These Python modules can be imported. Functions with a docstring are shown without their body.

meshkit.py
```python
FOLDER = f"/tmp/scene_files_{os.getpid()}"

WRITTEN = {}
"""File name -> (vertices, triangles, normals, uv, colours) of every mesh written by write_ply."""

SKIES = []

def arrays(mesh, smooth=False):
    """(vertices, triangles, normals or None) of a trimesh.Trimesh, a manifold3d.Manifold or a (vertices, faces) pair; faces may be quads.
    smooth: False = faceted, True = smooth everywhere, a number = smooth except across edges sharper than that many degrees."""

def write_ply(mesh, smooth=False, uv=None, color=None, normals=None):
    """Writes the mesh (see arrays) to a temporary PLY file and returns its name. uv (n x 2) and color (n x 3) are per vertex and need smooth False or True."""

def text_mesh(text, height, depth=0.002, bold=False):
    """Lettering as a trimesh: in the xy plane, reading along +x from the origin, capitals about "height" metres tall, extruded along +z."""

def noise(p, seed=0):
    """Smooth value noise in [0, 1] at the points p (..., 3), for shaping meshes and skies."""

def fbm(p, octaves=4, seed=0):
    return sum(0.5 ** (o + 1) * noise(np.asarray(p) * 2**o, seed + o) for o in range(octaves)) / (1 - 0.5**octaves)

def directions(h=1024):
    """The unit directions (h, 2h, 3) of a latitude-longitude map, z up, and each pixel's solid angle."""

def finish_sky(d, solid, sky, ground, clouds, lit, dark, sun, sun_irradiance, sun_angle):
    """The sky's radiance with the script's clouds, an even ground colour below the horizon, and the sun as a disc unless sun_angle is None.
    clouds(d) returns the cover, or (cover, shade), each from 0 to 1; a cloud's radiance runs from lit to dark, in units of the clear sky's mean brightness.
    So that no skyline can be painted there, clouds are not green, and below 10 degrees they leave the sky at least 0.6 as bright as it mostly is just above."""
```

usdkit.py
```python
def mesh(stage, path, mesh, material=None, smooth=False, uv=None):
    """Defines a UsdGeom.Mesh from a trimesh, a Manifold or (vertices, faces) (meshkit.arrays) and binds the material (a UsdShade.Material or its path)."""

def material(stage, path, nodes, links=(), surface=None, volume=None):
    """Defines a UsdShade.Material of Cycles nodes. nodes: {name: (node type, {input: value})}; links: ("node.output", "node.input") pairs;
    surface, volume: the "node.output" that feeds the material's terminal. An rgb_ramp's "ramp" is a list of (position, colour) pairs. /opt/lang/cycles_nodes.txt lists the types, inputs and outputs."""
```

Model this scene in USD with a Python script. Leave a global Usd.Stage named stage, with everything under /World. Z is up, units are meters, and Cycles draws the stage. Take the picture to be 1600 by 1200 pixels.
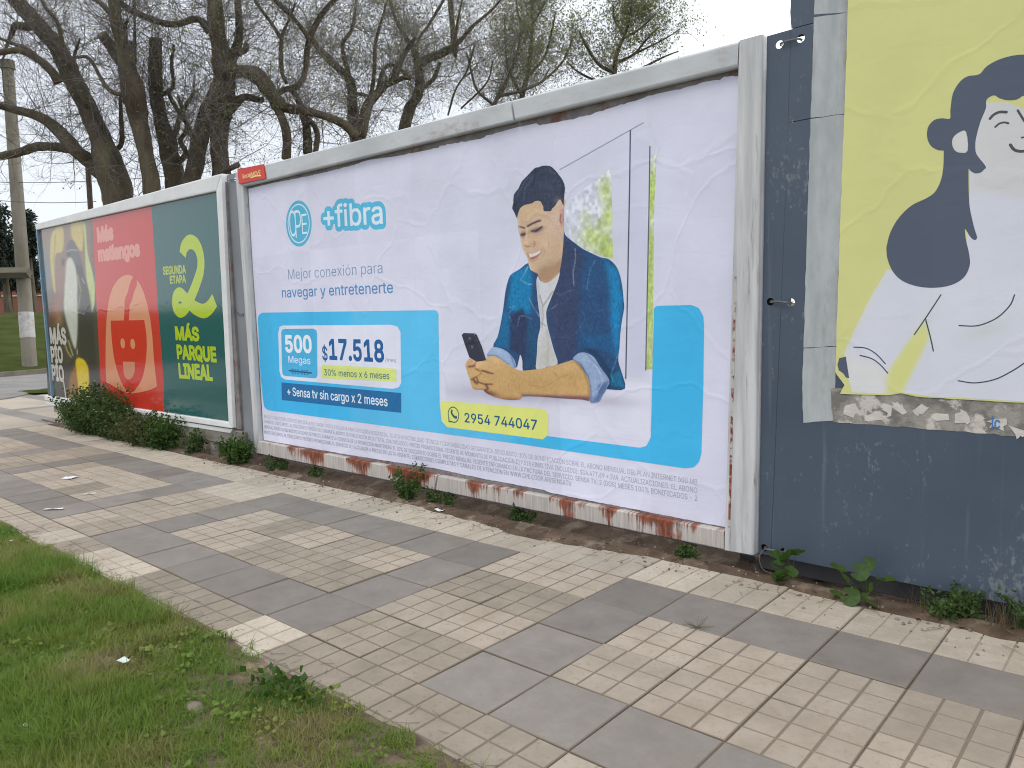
import math, random
import numpy as np, trimesh, shapely
from shapely.geometry import Polygon, Point, LineString
from shapely.ops import unary_union
from scipy.spatial import Delaunay
from pxr import Usd, UsdGeom, UsdLux, UsdShade, Gf, Sdf, Vt
import usdkit, meshkit

random.seed(7); rng = np.random.default_rng(7)
stage = Usd.Stage.CreateInMemory()
UsdGeom.Xform.Define(stage, '/World')
UsdGeom.Scope.Define(stage, '/World/Looks')

# ------------------------------------------------------------------ camera, sky, sun
FOC = 1204.04                                     # focal length in pixels of the 1600 x 1200 photograph
EYE = np.array([1.63195, -4.23477, 1.57202])
RIGHT = np.array([0.74542, 0.66592, -0.02993])
DOWN = np.array([0.04325, -0.09311, -0.99472])
FWD = np.array([-0.66519, 0.74019, -0.09821])
cam = UsdGeom.Camera.Define(stage, '/World/camera')
cam.CreateHorizontalApertureAttr(36.0); cam.CreateVerticalApertureAttr(27.0)
cam.CreateFocalLengthAttr(36.0 * FOC / 1600)
cam.CreateClippingRangeAttr(Gf.Vec2f(0.05, 2000))
cam.CreateExposureAttr(0.73)
mtx = np.eye(4); mtx[0, :3] = RIGHT; mtx[1, :3] = -DOWN; mtx[2, :3] = -FWD; mtx[3, :3] = EYE
cam.AddTransformOp().Set(Gf.Matrix4d(*mtx.ravel().tolist()))

SUN_EL, SUN_AZ = math.radians(58), math.radians(205)       # azimuth clockwise from +y
SUN_DIR = np.array([math.sin(SUN_AZ) * math.cos(SUN_EL), math.cos(SUN_AZ) * math.cos(SUN_EL), math.sin(SUN_EL)])
sky_mat = usdkit.material(stage, '/World/Looks/sky', {
    'sky': ('sky_texture', {'sky_type': 'single_scattering', 'sun_disc': False, 'sun_elevation': SUN_EL, 'sun_rotation': SUN_AZ, 'aerosol_density': 2.0}),
    'tc': ('texture_coordinate', {}),
    'n': ('noise_texture', {'scale': 2.6, 'detail': 5, 'roughness': 0.55, 'distortion': 0.4}),
    'd': ('vector_math', {'math_type': 'dot_product', 'vector2': (0.55, 0.62, 0.56)}), 'dm': ('map_range', {'from_min': 0.0, 'from_max': 1.0, 'to_min': -0.26, 'to_max': 0.24}), 'ad': ('math', {'math_type': 'add'}),
    'r': ('rgb_ramp', {'ramp': [(0.20, (5.9, 6.2, 6.7)), (0.42, (7.0, 7.3, 7.8)), (0.60, (9.8, 10.0, 10.4)), (0.80, (14.0, 14.1, 14.2))]}),
    'm': ('mix', {'fac': 0.90}),
    'b': ('background_shader', {'strength': 0.10})},
    [('tc.generated', 'n.vector'), ('tc.generated', 'd.vector1'), ('d.value', 'dm.value'), ('dm.result', 'ad.value1'), ('n.fac', 'ad.value2'), ('ad.value', 'r.fac'), ('sky.color', 'm.color1'), ('r.color', 'm.color2'), ('m.color', 'b.color')], surface='b.background')
dome = UsdLux.DomeLight.Define(stage, '/World/sky'); dome.CreateIntensityAttr(1.0)
UsdShade.MaterialBindingAPI.Apply(dome.GetPrim()).Bind(sky_mat)
dome.GetPrim().SetCustomDataByKey('kind', 'structure')
sun = UsdLux.DistantLight.Define(stage, '/World/sun')
sun.CreateIntensityAttr(0.22); sun.CreateAngleAttr(24.0); sun.CreateColorAttr(Gf.Vec3f(1.0, 0.97, 0.92)); sun.CreateNormalizeAttr(True)
z = SUN_DIR; x_ = np.cross([0, 0, 1.0], z); x_ /= np.linalg.norm(x_); y_ = np.cross(z, x_)
ms = np.eye(4); ms[0, :3] = x_; ms[1, :3] = y_; ms[2, :3] = z
sun.AddTransformOp().Set(Gf.Matrix4d(*ms.ravel().tolist()))

# ------------------------------------------------------------------ helpers
def ray(x, y): return RIGHT * ((x - 800) / FOC) + DOWN * ((y - 600) / FOC) + FWD
def wall(p, Y=0.0):                                # a point of the photograph, on the wall plane y = Y
    v = ray(*p); return EYE + v * ((Y - EYE[1]) / v[1])
def wallv(P, Y=0.0):
    P = np.asarray(P, float); v = RIGHT * ((P[:, :1] - 800) / FOC) + DOWN * ((P[:, 1:] - 600) / FOC) + FWD
    return EYE + v * ((Y - EYE[1]) / v[:, 1:2])
def gnd(x, y, Z=0.0):
    v = ray(x, y); return EYE + v * ((Z - EYE[2]) / v[2])
def deep(x, y, D): return EYE + ray(x, y) * D
_used = {}
def numbered(path):
    n = _used.get(path, 0); _used[path] = n + 1
    return path if n == 0 else f'{path}_{n:03d}'
def props(prim, label=None, cat=None, group=None, kind=None):
    for k, v in (('label', label), ('category', cat), ('group', group), ('kind', kind)):
        if v: prim.SetCustomDataByKey(k, v)
    return prim
def path_of(parent): return '/World' if parent is None else str(parent.GetPath())
def thing(name, label=None, cat=None, loc=(0, 0, 0), rotz=0, group=None, kind=None, scale=None):
    x = UsdGeom.Xform.Define(stage, numbered('/World/' + name))
    x.AddTranslateOp().Set(Gf.Vec3d(*map(float, loc)))
    if rotz: x.AddRotateZOp().Set(float(rotz))
    if scale: x.AddScaleOp().Set(Gf.Vec3f(*scale))
    return props(x.GetPrim(), label, cat, group, kind)
def obj(name, mesh, m, parent=None, smooth=False, label=None, cat=None, group=None, kind=None, col=None):
    u = usdkit.mesh(stage, numbered(path_of(parent) + '/' + name), mesh, m, smooth=smooth)
    if col is not None:
        UsdGeom.PrimvarsAPI(u).CreatePrimvar('ink', Sdf.ValueTypeNames.Color3fArray, 'vertex').Set(Vt.Vec3fArray.FromNumpy(np.asarray(col, np.float32)))
    return props(u.GetPrim(), label, cat, group, kind)
def copy_of(root, label, loc, rotz=0, group=None, scale=None):
    was = root.GetCustomData()
    r = thing(root.GetName().rstrip('0123456789').rstrip('_'), label, was['category'], loc, rotz, group or was.get('group'), scale=scale)
    r.GetReferences().AddInternalReference(root.GetPath()); r.SetInstanceable(True)
    return r
cat_ = lambda ms: (np.vstack([m[0] for m in ms]), np.vstack([np.asarray(m[1]) + o for m, o in zip(ms, np.cumsum([0] + [len(m[0]) for m in ms])[:-1])]))
def quads(q): q = np.asarray(q); return np.vstack([q[:, [0, 1, 2]], q[:, [0, 2, 3]]])
def box(lo, hi):
    b = trimesh.creation.box(bounds=[np.minimum(lo, hi), np.maximum(lo, hi)]); return np.array(b.vertices), np.array(b.faces)
def rbox(lo, hi, r=0.01):
    """a box with chamfered edges"""
    lo, hi = np.minimum(lo, hi), np.maximum(lo, hi); r = min(r, *(0.45 * (hi - lo)))
    pts = []
    for sx in (0, 1):
        for sy in (0, 1):
            for sz in (0, 1):
                c = np.where([sx, sy, sz], hi, lo); d = np.where([sx, sy, sz], -r, r)
                for k in range(3):
                    e = d.copy(); e[k] = 0; pts.append(c + e)
    h = trimesh.Trimesh(pts).convex_hull; return np.array(h.vertices), np.array(h.faces)
def tube(P, rad, sides=6, caps=True):
    P = np.asarray(P, float); rad = np.broadcast_to(rad, (len(P),))
    t = np.gradient(P, axis=0); t /= np.linalg.norm(t, axis=1, keepdims=True) + 1e-12
    a = np.cross(t, np.where(np.abs(t[:, 2:]) < 0.9, [0, 0, 1.0], [1.0, 0, 0])); a /= np.linalg.norm(a, axis=1, keepdims=True) + 1e-12
    for i in range(1, len(a)):                    # keep the frame from flipping
        v = a[i - 1] - t[i] * (a[i - 1] @ t[i]); n = np.linalg.norm(v)
        if n > 1e-6: a[i] = v / n
    b = np.cross(t, a); th = np.arange(sides) * 2 * np.pi / sides
    V = (P[:, None] + rad[:, None, None] * (np.cos(th)[None, :, None] * a[:, None] + np.sin(th)[None, :, None] * b[:, None])).reshape(-1, 3)
    i, j = np.meshgrid(np.arange(len(P) - 1), np.arange(sides), indexing='ij')
    F = quads(np.stack([i * sides + j, i * sides + (j + 1) % sides, (i + 1) * sides + (j + 1) % sides, (i + 1) * sides + j], -1).reshape(-1, 4))
    if caps:
        n = len(V); V = np.vstack([V, P[:1], P[-1:]]); k = np.arange(sides); L = (len(P) - 1) * sides
        F = np.vstack([F, np.stack([np.full(sides, n), (k + 1) % sides, k], 1), np.stack([np.full(sides, n + 1), L + k, L + (k + 1) % sides], 1)])
    return V, F
def tubes(P, R, sides=3):
    """many thin tubes at once: P (n, m, 3), R (n, m)"""
    n, m, _ = P.shape
    t = np.gradient(P, axis=1); t /= np.linalg.norm(t, axis=2, keepdims=True) + 1e-12
    a = np.cross(t, [0.31, 0.87, 0.38]); a /= np.linalg.norm(a, axis=2, keepdims=True) + 1e-12; b = np.cross(t, a)
    th = np.arange(sides) * 2 * np.pi / sides
    V = P[:, :, None] + R[:, :, None, None] * (np.cos(th)[:, None] * a[:, :, None] + np.sin(th)[:, None] * b[:, :, None])
    k, i, j = np.meshgrid(np.arange(n), np.arange(m - 1), np.arange(sides), indexing='ij')
    at = lambda i, j: k * m * sides + i * sides + j % sides
    return V.reshape(-1, 3), quads(np.stack([at(i, j), at(i, j + 1), at(i + 1, j + 1), at(i + 1, j)], -1).reshape(-1, 4))
def spline(P, n=8):
    P = np.asarray(P, float); Q = np.vstack([2 * P[0] - P[1], P, 2 * P[-1] - P[-2]]); out = []
    for i in range(1, len(Q) - 2):
        for t in np.arange(n) / n:
            p0, p1, p2, p3 = Q[i - 1:i + 3]
            out.append(0.5 * (2 * p1 + (p2 - p0) * t + (2 * p0 - 5 * p1 + 4 * p2 - p3) * t * t + (3 * p1 - p0 - 3 * p2 + p3) * t ** 3))
    return np.array(out + [P[-1]])
def loop(P, n=5):
    P = np.asarray(P, float); k = len(P); out = []
    for i in range(k):
        p0, p1, p2, p3 = P[i - 1], P[i], P[(i + 1) % k], P[(i + 2) % k]
        for t in np.arange(n) / n:
            out.append(0.5 * (2 * p1 + (p2 - p0) * t + (2 * p0 - 5 * p1 + 4 * p2 - p3) * t * t + (3 * p1 - p0 - 3 * p2 + p3) * t ** 3))
    return np.array(out)
def lin(*c):
    c = np.asarray(c[0] if len(c) == 1 else c, float) / 255
    return np.where(c < 0.04045, c / 12.92, ((c + 0.055) / 1.055) ** 2.4)

# ------------------------------------------------------------------ materials
def mat(name, c1, c2=None, scale=4.0, lo=0.35, hi=0.65, rough=0.7, spec=0.3, bump=0.0, bscale=40.0, stretch=(1, 1, 1), c3=None, scale3=1.0, lo3=0.55, hi3=0.7, coat=0.0, metal=0.0, island=0.0, detail=5, obrand=0.0, bstretch=None):
    path = '/World/Looks/' + name
    nodes = {'g': ('geometry', {}), 'mp': ('mapping', {'scale': stretch}), 'p': ('principled_bsdf', {'roughness': rough, 'specular_ior_level': spec, 'coat_weight': coat, 'metallic': metal})}
    links = [('g.position', 'mp.vector')]
    if c2 is None: c2 = c1
    nodes['n'] = ('noise_texture', {'scale': scale, 'detail': detail, 'roughness': 0.6}); links.append(('mp.vector', 'n.vector'))
    nodes['r'] = ('rgb_ramp', {'ramp': [(lo, c1), (hi, c2)]}); links.append(('n.fac', 'r.fac'))
    out = 'r.color'
    if c3 is not None:
        nodes['n3'] = ('noise_texture', {'scale': scale3, 'detail': 6, 'roughness': 0.65}); links.append(('mp.vector', 'n3.vector'))
        nodes['r3'] = ('rgb_ramp', {'ramp': [(lo3, (0, 0, 0)), (hi3, (1, 1, 1))]}); links.append(('n3.fac', 'r3.fac'))
        nodes['m3'] = ('mix', {'color2': c3}); links += [('r3.color', 'm3.fac'), (out, 'm3.color1')]; out = 'm3.color'
    for key, src, amt in (('isl', 'g.random_per_island', island), ('obr', 'oi.random', obrand)):
        if amt:
            if key == 'obr': nodes['oi'] = ('object_info', {})
            nodes[key] = ('map_range', {'to_min': 1 - amt, 'to_max': 1 + amt}); links.append((src, key + '.value'))
            nodes[key + 'm'] = ('mix', {'mix_type': 'multiply', 'fac': 1.0}); links += [(out, key + 'm.color1'), (key + '.result', key + 'm.color2')]; out = key + 'm.color'
    links.append((out, 'p.base_color'))
    if bump:
        nodes['bm'] = ('mapping', {'scale': bstretch or stretch}); links.append(('g.position', 'bm.vector'))
        nodes['bn'] = ('noise_texture', {'scale': bscale, 'detail': 6, 'roughness': 0.6}); nodes['b'] = ('bump', {'strength': bump, 'distance': 0.01})
        links += [('bm.vector', 'bn.vector'), ('bn.fac', 'b.height'), ('b.normal', 'p.normal')]
    return usdkit.material(stage, path, nodes, links, surface='p.BSDF')

def leaf_mat(name, c1, c2, island=0.35, scale=2.5, trans=0.35, rough=0.55):
    return usdkit.material(stage, '/World/Looks/' + name, {
        'g': ('geometry', {}), 'n': ('noise_texture', {'scale': scale, 'detail': 3}), 'r': ('rgb_ramp', {'ramp': [(0.35, c1), (0.65, c2)]}),
        'i': ('map_range', {'to_min': 1 - island, 'to_max': 1 + island}), 'm': ('mix', {'mix_type': 'multiply', 'fac': 1.0}),
        'p': ('principled_bsdf', {'roughness': rough, 'specular_ior_level': 0.35}), 't': ('translucent_bsdf', {}), 'x': ('mix_closure', {'fac': trans})},
        [('g.position', 'n.vector'), ('n.fac', 'r.fac'), ('g.random_per_island', 'i.value'), ('r.color', 'm.color1'), ('i.result', 'm.color2'),
         ('m.color', 'p.base_color'), ('m.color', 't.color'), ('p.BSDF', 'x.closure1'), ('t.BSDF', 'x.closure2')], surface='x.closure')

INK = 1.08                                         # seen colour of a print -> its reflectance
def print_mat(name, gloss=False, tone=0.07, crease=0.5, mottle=0.05, ox=0.0):
    """flat print on pasted paper: the ink is a colour per vertex; paper sheets differ a little, the paste leaves mottling and creases"""
    nodes = {
        'a': ('attribute', {'attribute': 'ink'}), 'g': ('geometry', {}),
        'mp': ('mapping', {'rotation': (math.pi / 2, 0, 0), 'location': (ox, -0.03, 0.0)}),
        'br': ('brick_texture', {'scale': 1.0, 'offset': 0.0, 'color1': (1, 1, 1), 'color2': (1 - tone,) * 3, 'mortar': (1 - 0.5 * tone,) * 3, 'mortar_size': 0.004, 'brick_width': 0.74, 'row_height': 1.10, 'bias': -0.1}),
        'n': ('noise_texture', {'scale': 1.7, 'detail': 5, 'roughness': 0.62}), 'nr': ('map_range', {'from_min': 0.3, 'from_max': 0.7, 'to_min': 1 - mottle, 'to_max': 1 + mottle}),
        'm1': ('mix', {'mix_type': 'multiply', 'fac': 1.0}), 'm2': ('mix', {'mix_type': 'multiply', 'fac': 1.0}),
        'st': ('mapping', {'scale': (1.0, 1.0, 3.0)}),
        'w1': ('noise_texture', {'scale': 2.2, 'detail': 4, 'roughness': 0.55, 'distortion': 0.8}),
        'v': ('voronoi_texture', {'feature': 'distance_to_edge', 'scale': 1.35}), 'vn': ('noise_texture', {'scale': 1.1, 'detail': 4}), 'va': ('vector_math', {'math_type': 'multiply_add', 'vector2': (0.8, 0.8, 0.8)}),
        'vr': ('map_range', {'from_min': 0.0, 'from_max': 0.035, 'to_min': 1.0, 'to_max': 0.0, 'clamp': True}),
        'f': ('noise_texture', {'scale': 14.0, 'detail': 5, 'roughness': 0.6}),
        'k': ('math', {'math_type': 'multiply', 'value2': 0.22}), 'k2': ('math', {'math_type': 'multiply_add', 'value2': 0.14}), 'k3': ('math', {'math_type': 'add'}), 'kw': ('math', {'math_type': 'multiply', 'value2': 0.40}),
        'b': ('bump', {'strength': crease, 'distance': 0.02}),
        'p': ('principled_bsdf', {'roughness': 0.10 if gloss else 0.6, 'specular_ior_level': 0.75 if gloss else 0.28})}
    links = [('g.position', 'mp.vector'), ('mp.vector', 'br.vector'), ('g.position', 'n.vector'), ('n.fac', 'nr.value'),
             ('a.color', 'm1.color1'), ('br.color', 'm1.color2'), ('m1.color', 'm2.color1'), ('nr.result', 'm2.color2'), ('m2.color', 'p.base_color'),
             ('g.position', 'st.vector'), ('st.vector', 'w1.vector'), ('g.position', 'vn.vector'), ('vn.color', 'va.vector1'), ('g.position', 'va.vector3'), ('va.vector', 'v.vector'),
             ('v.distance', 'vr.value'), ('g.position', 'f.vector'), ('vr.result', 'k.value1'), ('f.fac', 'k2.value1'), ('k.value', 'k2.value3'), ('k2.value', 'k3.value1'),
             ('k3.value', 'b.height'), ('w1.fac', 'kw.value1'), ('kw.value', 'k3.value2'), ('b.normal', 'p.normal')]
    return usdkit.material(stage, '/World/Looks/' + name, nodes, links, surface='p.BSDF')

M = {}
M['print'] = print_mat('poster_print', tone=0.085, crease=0.33, mottle=0.075, ox=0.25)
M['print_right'] = print_mat('pasted_print', tone=0.05, crease=0.22, mottle=0.05, ox=0.1)
M['print_gloss'] = print_mat('vinyl_print', gloss=True, tone=0.0, crease=0.06, mottle=0.02)

def tile_mat(name, c1, c2, dirt, stain):
    """a floor tile: its own tone, sand in the grooves (below the wearing face) and stains"""
    return usdkit.material(stage, '/World/Looks/' + name, {
        'g': ('geometry', {}), 'oi': ('object_info', {}), 'tc': ('texture_coordinate', {}), 'sx': ('separate_xyz', {}),
        'n': ('noise_texture', {'scale': 5.0, 'detail': 8, 'roughness': 0.65}), 'r': ('rgb_ramp', {'ramp': [(0.3, c1), (0.7, c2)]}),
        'o': ('map_range', {'to_min': 0.84, 'to_max': 1.12}), 'm': ('mix', {'mix_type': 'multiply', 'fac': 1.0}),
        'i': ('map_range', {'to_min': 0.88, 'to_max': 1.09}), 'mi': ('mix', {'mix_type': 'multiply', 'fac': 1.0}),
        's': ('noise_texture', {'scale': 1.1, 'detail': 6, 'roughness': 0.7}), 'sr': ('rgb_ramp', {'ramp': [(0.52, (0, 0, 0)), (0.72, (0.62, 0.62, 0.62))]}), 'ms': ('mix', {'color2': stain}),
        'sp': ('noise_texture', {'scale': 38.0, 'detail': 5, 'roughness': 0.75, 'distortion': 0.6}), 'spr': ('rgb_ramp', {'ramp': [(0.54, (0, 0, 0)), (0.66, (0.62, 0.62, 0.62))]}), 'msp': ('mix', {'color2': stain}),
        'z': ('map_range', {'from_min': -0.0035, 'from_max': -0.0008, 'to_min': 1.0, 'to_max': 0.0, 'clamp': True}), 'mz': ('mix', {'color2': dirt}),
        'bn': ('noise_texture', {'scale': 60.0, 'detail': 5, 'roughness': 0.7}), 'b': ('bump', {'strength': 0.35, 'distance': 0.004}),
        'p': ('principled_bsdf', {'roughness': 0.75, 'specular_ior_level': 0.25})},
        [('g.position', 'n.vector'), ('n.fac', 'r.fac'), ('oi.random', 'o.value'), ('r.color', 'm.color1'), ('o.result', 'm.color2'),
         ('g.random_per_island', 'i.value'), ('m.color', 'mi.color1'), ('i.result', 'mi.color2'),
         ('g.position', 's.vector'), ('s.fac', 'sr.fac'), ('sr.color', 'ms.fac'), ('mi.color', 'ms.color1'),
         ('g.position', 'sp.vector'), ('sp.fac', 'spr.fac'), ('spr.color', 'msp.fac'), ('ms.color', 'msp.color1'),
         ('tc.object', 'sx.vector'), ('sx.z', 'z.value'), ('z.result', 'mz.fac'), ('msp.color', 'mz.color1'), ('mz.color', 'p.base_color'),
         ('g.position', 'bn.vector'), ('bn.fac', 'b.height'), ('b.normal', 'p.normal')], surface='p.BSDF')
SAND = (0.145, 0.115, 0.085)
M['beige_tile'] = tile_mat('beige_tile', (0.335, 0.28, 0.22), (0.435, 0.37, 0.30), (0.20, 0.162, 0.122), (0.24, 0.195, 0.145))
M['grey_tile'] = tile_mat('grey_tile', (0.195, 0.174, 0.155), (0.265, 0.238, 0.213), (0.18, 0.152, 0.118), (0.20, 0.172, 0.142))
M['dusty_tile'] = tile_mat('dusty_tile', (0.40, 0.345, 0.275), (0.52, 0.455, 0.375), (0.33, 0.28, 0.22), (0.27, 0.22, 0.165))
M['worn_tile'] = tile_mat('worn_tile', (0.26, 0.22, 0.172), (0.36, 0.305, 0.242), (0.18, 0.146, 0.112), (0.19, 0.16, 0.125))
M['bedding'] = mat('bedding', (0.125, 0.102, 0.078), (0.19, 0.157, 0.122), scale=9, bump=0.4)
M['soil'] = mat('soil', (0.075, 0.052, 0.035), (0.16, 0.115, 0.08), scale=7, c3=(0.24, 0.185, 0.13), scale3=2.2, bump=0.9, bscale=38, rough=0.9)
M['dirt'] = mat('dirt', (0.060, 0.038, 0.025), (0.125, 0.085, 0.057), scale=6, c3=(0.25, 0.20, 0.145), scale3=3.6, lo3=0.54, hi3=0.70, bump=0.9, bscale=45, rough=0.9)
M['ground'] = mat('far_ground', (0.05, 0.065, 0.025), (0.10, 0.10, 0.05), scale=0.6, bump=0.5, bscale=8, rough=0.9)
M['bank'] = mat('lawn_bank', (0.032, 0.046, 0.010), (0.055, 0.068, 0.018), scale=0.8, c3=(0.065, 0.06, 0.026), scale3=0.5, bump=0.8, bscale=14, rough=1.0, spec=0.03)
M['asphalt'] = mat('asphalt', (0.17, 0.165, 0.155), (0.23, 0.22, 0.205), scale=1.2, bump=0.4, bscale=60, rough=0.85)
M['concrete'] = mat('concrete', (0.17, 0.16, 0.14), (0.27, 0.25, 0.22), scale=2.2, stretch=(1, 1, 0.4), c3=(0.12, 0.105, 0.085), scale3=2.5, bump=0.5, bscale=35, rough=0.85)
M['kerb'] = mat('kerb_stone', (0.10, 0.085, 0.065), (0.16, 0.14, 0.11), scale=2, bump=0.4, rough=0.85)
# ------------------------------------------------------------------ the ground
def sheet(x0, x1, y0, y1, nx, ny, h):
    X, Y = np.meshgrid(np.linspace(x0, x1, nx), np.linspace(y0, y1, ny), indexing='ij')
    Z = h(X, Y); V = np.stack([X, Y, Z], -1).reshape(-1, 3)
    i, j = np.meshgrid(np.arange(nx - 1), np.arange(ny - 1), indexing='ij'); at = lambda i, j: i * ny + j
    return V, quads(np.stack([at(i, j), at(i + 1, j), at(i + 1, j + 1), at(i, j + 1)], -1).reshape(-1, 4))
def fb(X, Y, s, o=4, seed=0): return meshkit.fbm(np.stack([X * s, Y * s, 0 * X + 0.37], -1), o, seed)

obj('ground', sheet(-420, 420, -420, 420, 60, 60, lambda X, Y: 0 * X - 0.30), M['ground'], kind='structure')
GO, GT, S = np.array([0.004, -0.593]), 0.00673, 0.40      # the tile grid: origin, turn, tile size
cg, sg = math.cos(GT), math.sin(GT)
def uv(u, v, z=0.0):
    a, b = u * S, -v * S; return np.array([GO[0] + cg * a - sg * b, GO[1] + sg * a + cg * b, z])

pav = thing('pavement', kind='structure')
bed = np.array([uv(-29, -1.01, -0.009), uv(-29, 5.6, -0.009), uv(9, 5.6, -0.009), uv(9, -1.01, -0.009)])
obj('bedding', (bed, np.array([[0, 1, 2, 3]])), M['bedding'], pav)
def pads(n, gap, w=S - 0.006):
    """one tile in its own frame: a slab with n x n raised pads, their edges chamfered"""
    out = []; h = w / 2
    out.append(box([-h, -h, -0.03], [h, h, -0.0042]))
    k = w / n; c = 0.004
    for i in range(n):
        for j in range(n):
            g = gap / 2 if n > 1 else 0.0
            x0, x1 = -h + i * k + (g if i else 0.001), -h + (i + 1) * k - (g if i < n - 1 else 0.001)
            y0, y1 = -h + j * k + (g if j else 0.001), -h + (j + 1) * k - (g if j < n - 1 else 0.001)
            x0, x1, y0, y1 = (a + rng.normal(0, 0.0006) for a in (x0, x1, y0, y1)); t = rng.normal(0, 0.0003)
            lo = [[x0, y0], [x1, y0], [x1, y1], [x0, y1]]; hi = [[x0 + c, y0 + c], [x1 - c, y0 + c], [x1 - c, y1 - c], [x0 + c, y1 - c]]
            V = np.array([[*p, -0.0044] for p in lo] + [[*p, t] for p in hi])
            out.append((V, quads([[4, 5, 6, 7]] + [[a, (a + 1) % 4, 4 + (a + 1) % 4, 4 + a] for a in range(4)])))
    return cat_(out)
def is_grey(u, v):
    ph = (u + 2) % 9
    return v in (0, 3) and ph < 7 or 0 <= v <= 3 and ph in (0, 6)
n_tile = 0
DIRTY = {(-4, 3), (-3, 3), (-4, 4), (-3, 4), (-2, 4), (-1, 4), (-8, 2), (-7, 2), (-6, 2), (-7, 4), (-8, 4), (-9, 1), (-3, 1), (-2, 4), (-12, 3), (-11, 4), (-6, 4), (-4, 1), (-21, 2), (-16, 2)}
WHITEN = {(-5, 4), (-10, 4), (-9, 4), (0, 4), (1, 4), (-12, 4), (-12, 0), (-13, 0)}
for u in range(-29, 6):
    for v in range(-1, 5):
        if u > 3 and v > 1 or u > 1 and v > 4: continue
        P = uv(u + 0.5, v + 0.5); grey = is_grey(u, v)
        # worn, sanded-over strip next to the boards: flat cement, the grooves nearly filled
        m = pads(1 if grey else 3, 0.006 if v >= 0 else 0.0016)
        x = UsdGeom.Mesh(usdkit.mesh(stage, numbered('/World/pavement/' + ('grey_tile' if grey else 'beige_tile')), m, M['grey_tile' if grey else 'dusty_tile' if v == -1 or (u, v) in WHITEN else 'worn_tile' if (u, v) in DIRTY else 'beige_tile']))
        x.AddTranslateOp().Set(Gf.Vec3d(P[0], P[1], float(rng.normal(0, 0.0017))))
        x.AddRotateXYZOp().Set(Gf.Vec3f(float(rng.normal(0, 0.35)), float(rng.normal(0, 0.35)), math.degrees(GT) + float(rng.normal(0, 0.25))))
        n_tile += 1
far_tile = usdkit.material(stage, '/World/Looks/far_paving', {
    'g': ('geometry', {}), 'mp': ('mapping', {'rotation': (0, 0, -GT)}),
    'b': ('brick_texture', {'scale': 1.0, 'offset': 0.0, 'brick_width': 3.6, 'row_height': 1.2, 'mortar_size': 0.17, 'mortar_smooth': 0.1, 'color1': (0.40, 0.35, 0.28), 'color2': (0.36, 0.31, 0.25), 'mortar': (0.23, 0.21, 0.19)}),
    'n': ('noise_texture', {'scale': 0.9, 'detail': 6}), 'nr': ('map_range', {'from_min': 0.3, 'from_max': 0.7, 'to_min': 0.82, 'to_max': 1.1}), 'm': ('mix', {'mix_type': 'multiply', 'fac': 1.0}),
    'p': ('principled_bsdf', {'roughness': 0.8, 'specular_ior_level': 0.25})},
    [('g.position', 'mp.vector'), ('mp.vector', 'b.vector'), ('g.position', 'n.vector'), ('n.fac', 'nr.value'), ('b.color', 'm.color1'), ('nr.result', 'm.color2'), ('m.color', 'p.base_color')], surface='p.BSDF')
edge = np.array([[-11.63, -2.62], [-11.63, 0.15], [-12.4, 0.3], [-12.6, 5.0], [-18.2, 5.0], [-18.6, 2.6], [-17.9, 1.5], [-16.9, 0.7], [-16.3, -0.6], [-16.0, -2.7]])
ft = trimesh.creation.extrude_polygon(Polygon(edge), 0.10, engine='earcut'); ft.apply_translation([0, 0, -0.103])
obj('far_paving', (ft.vertices, ft.faces), far_tile, pav, kind='stuff')
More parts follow.
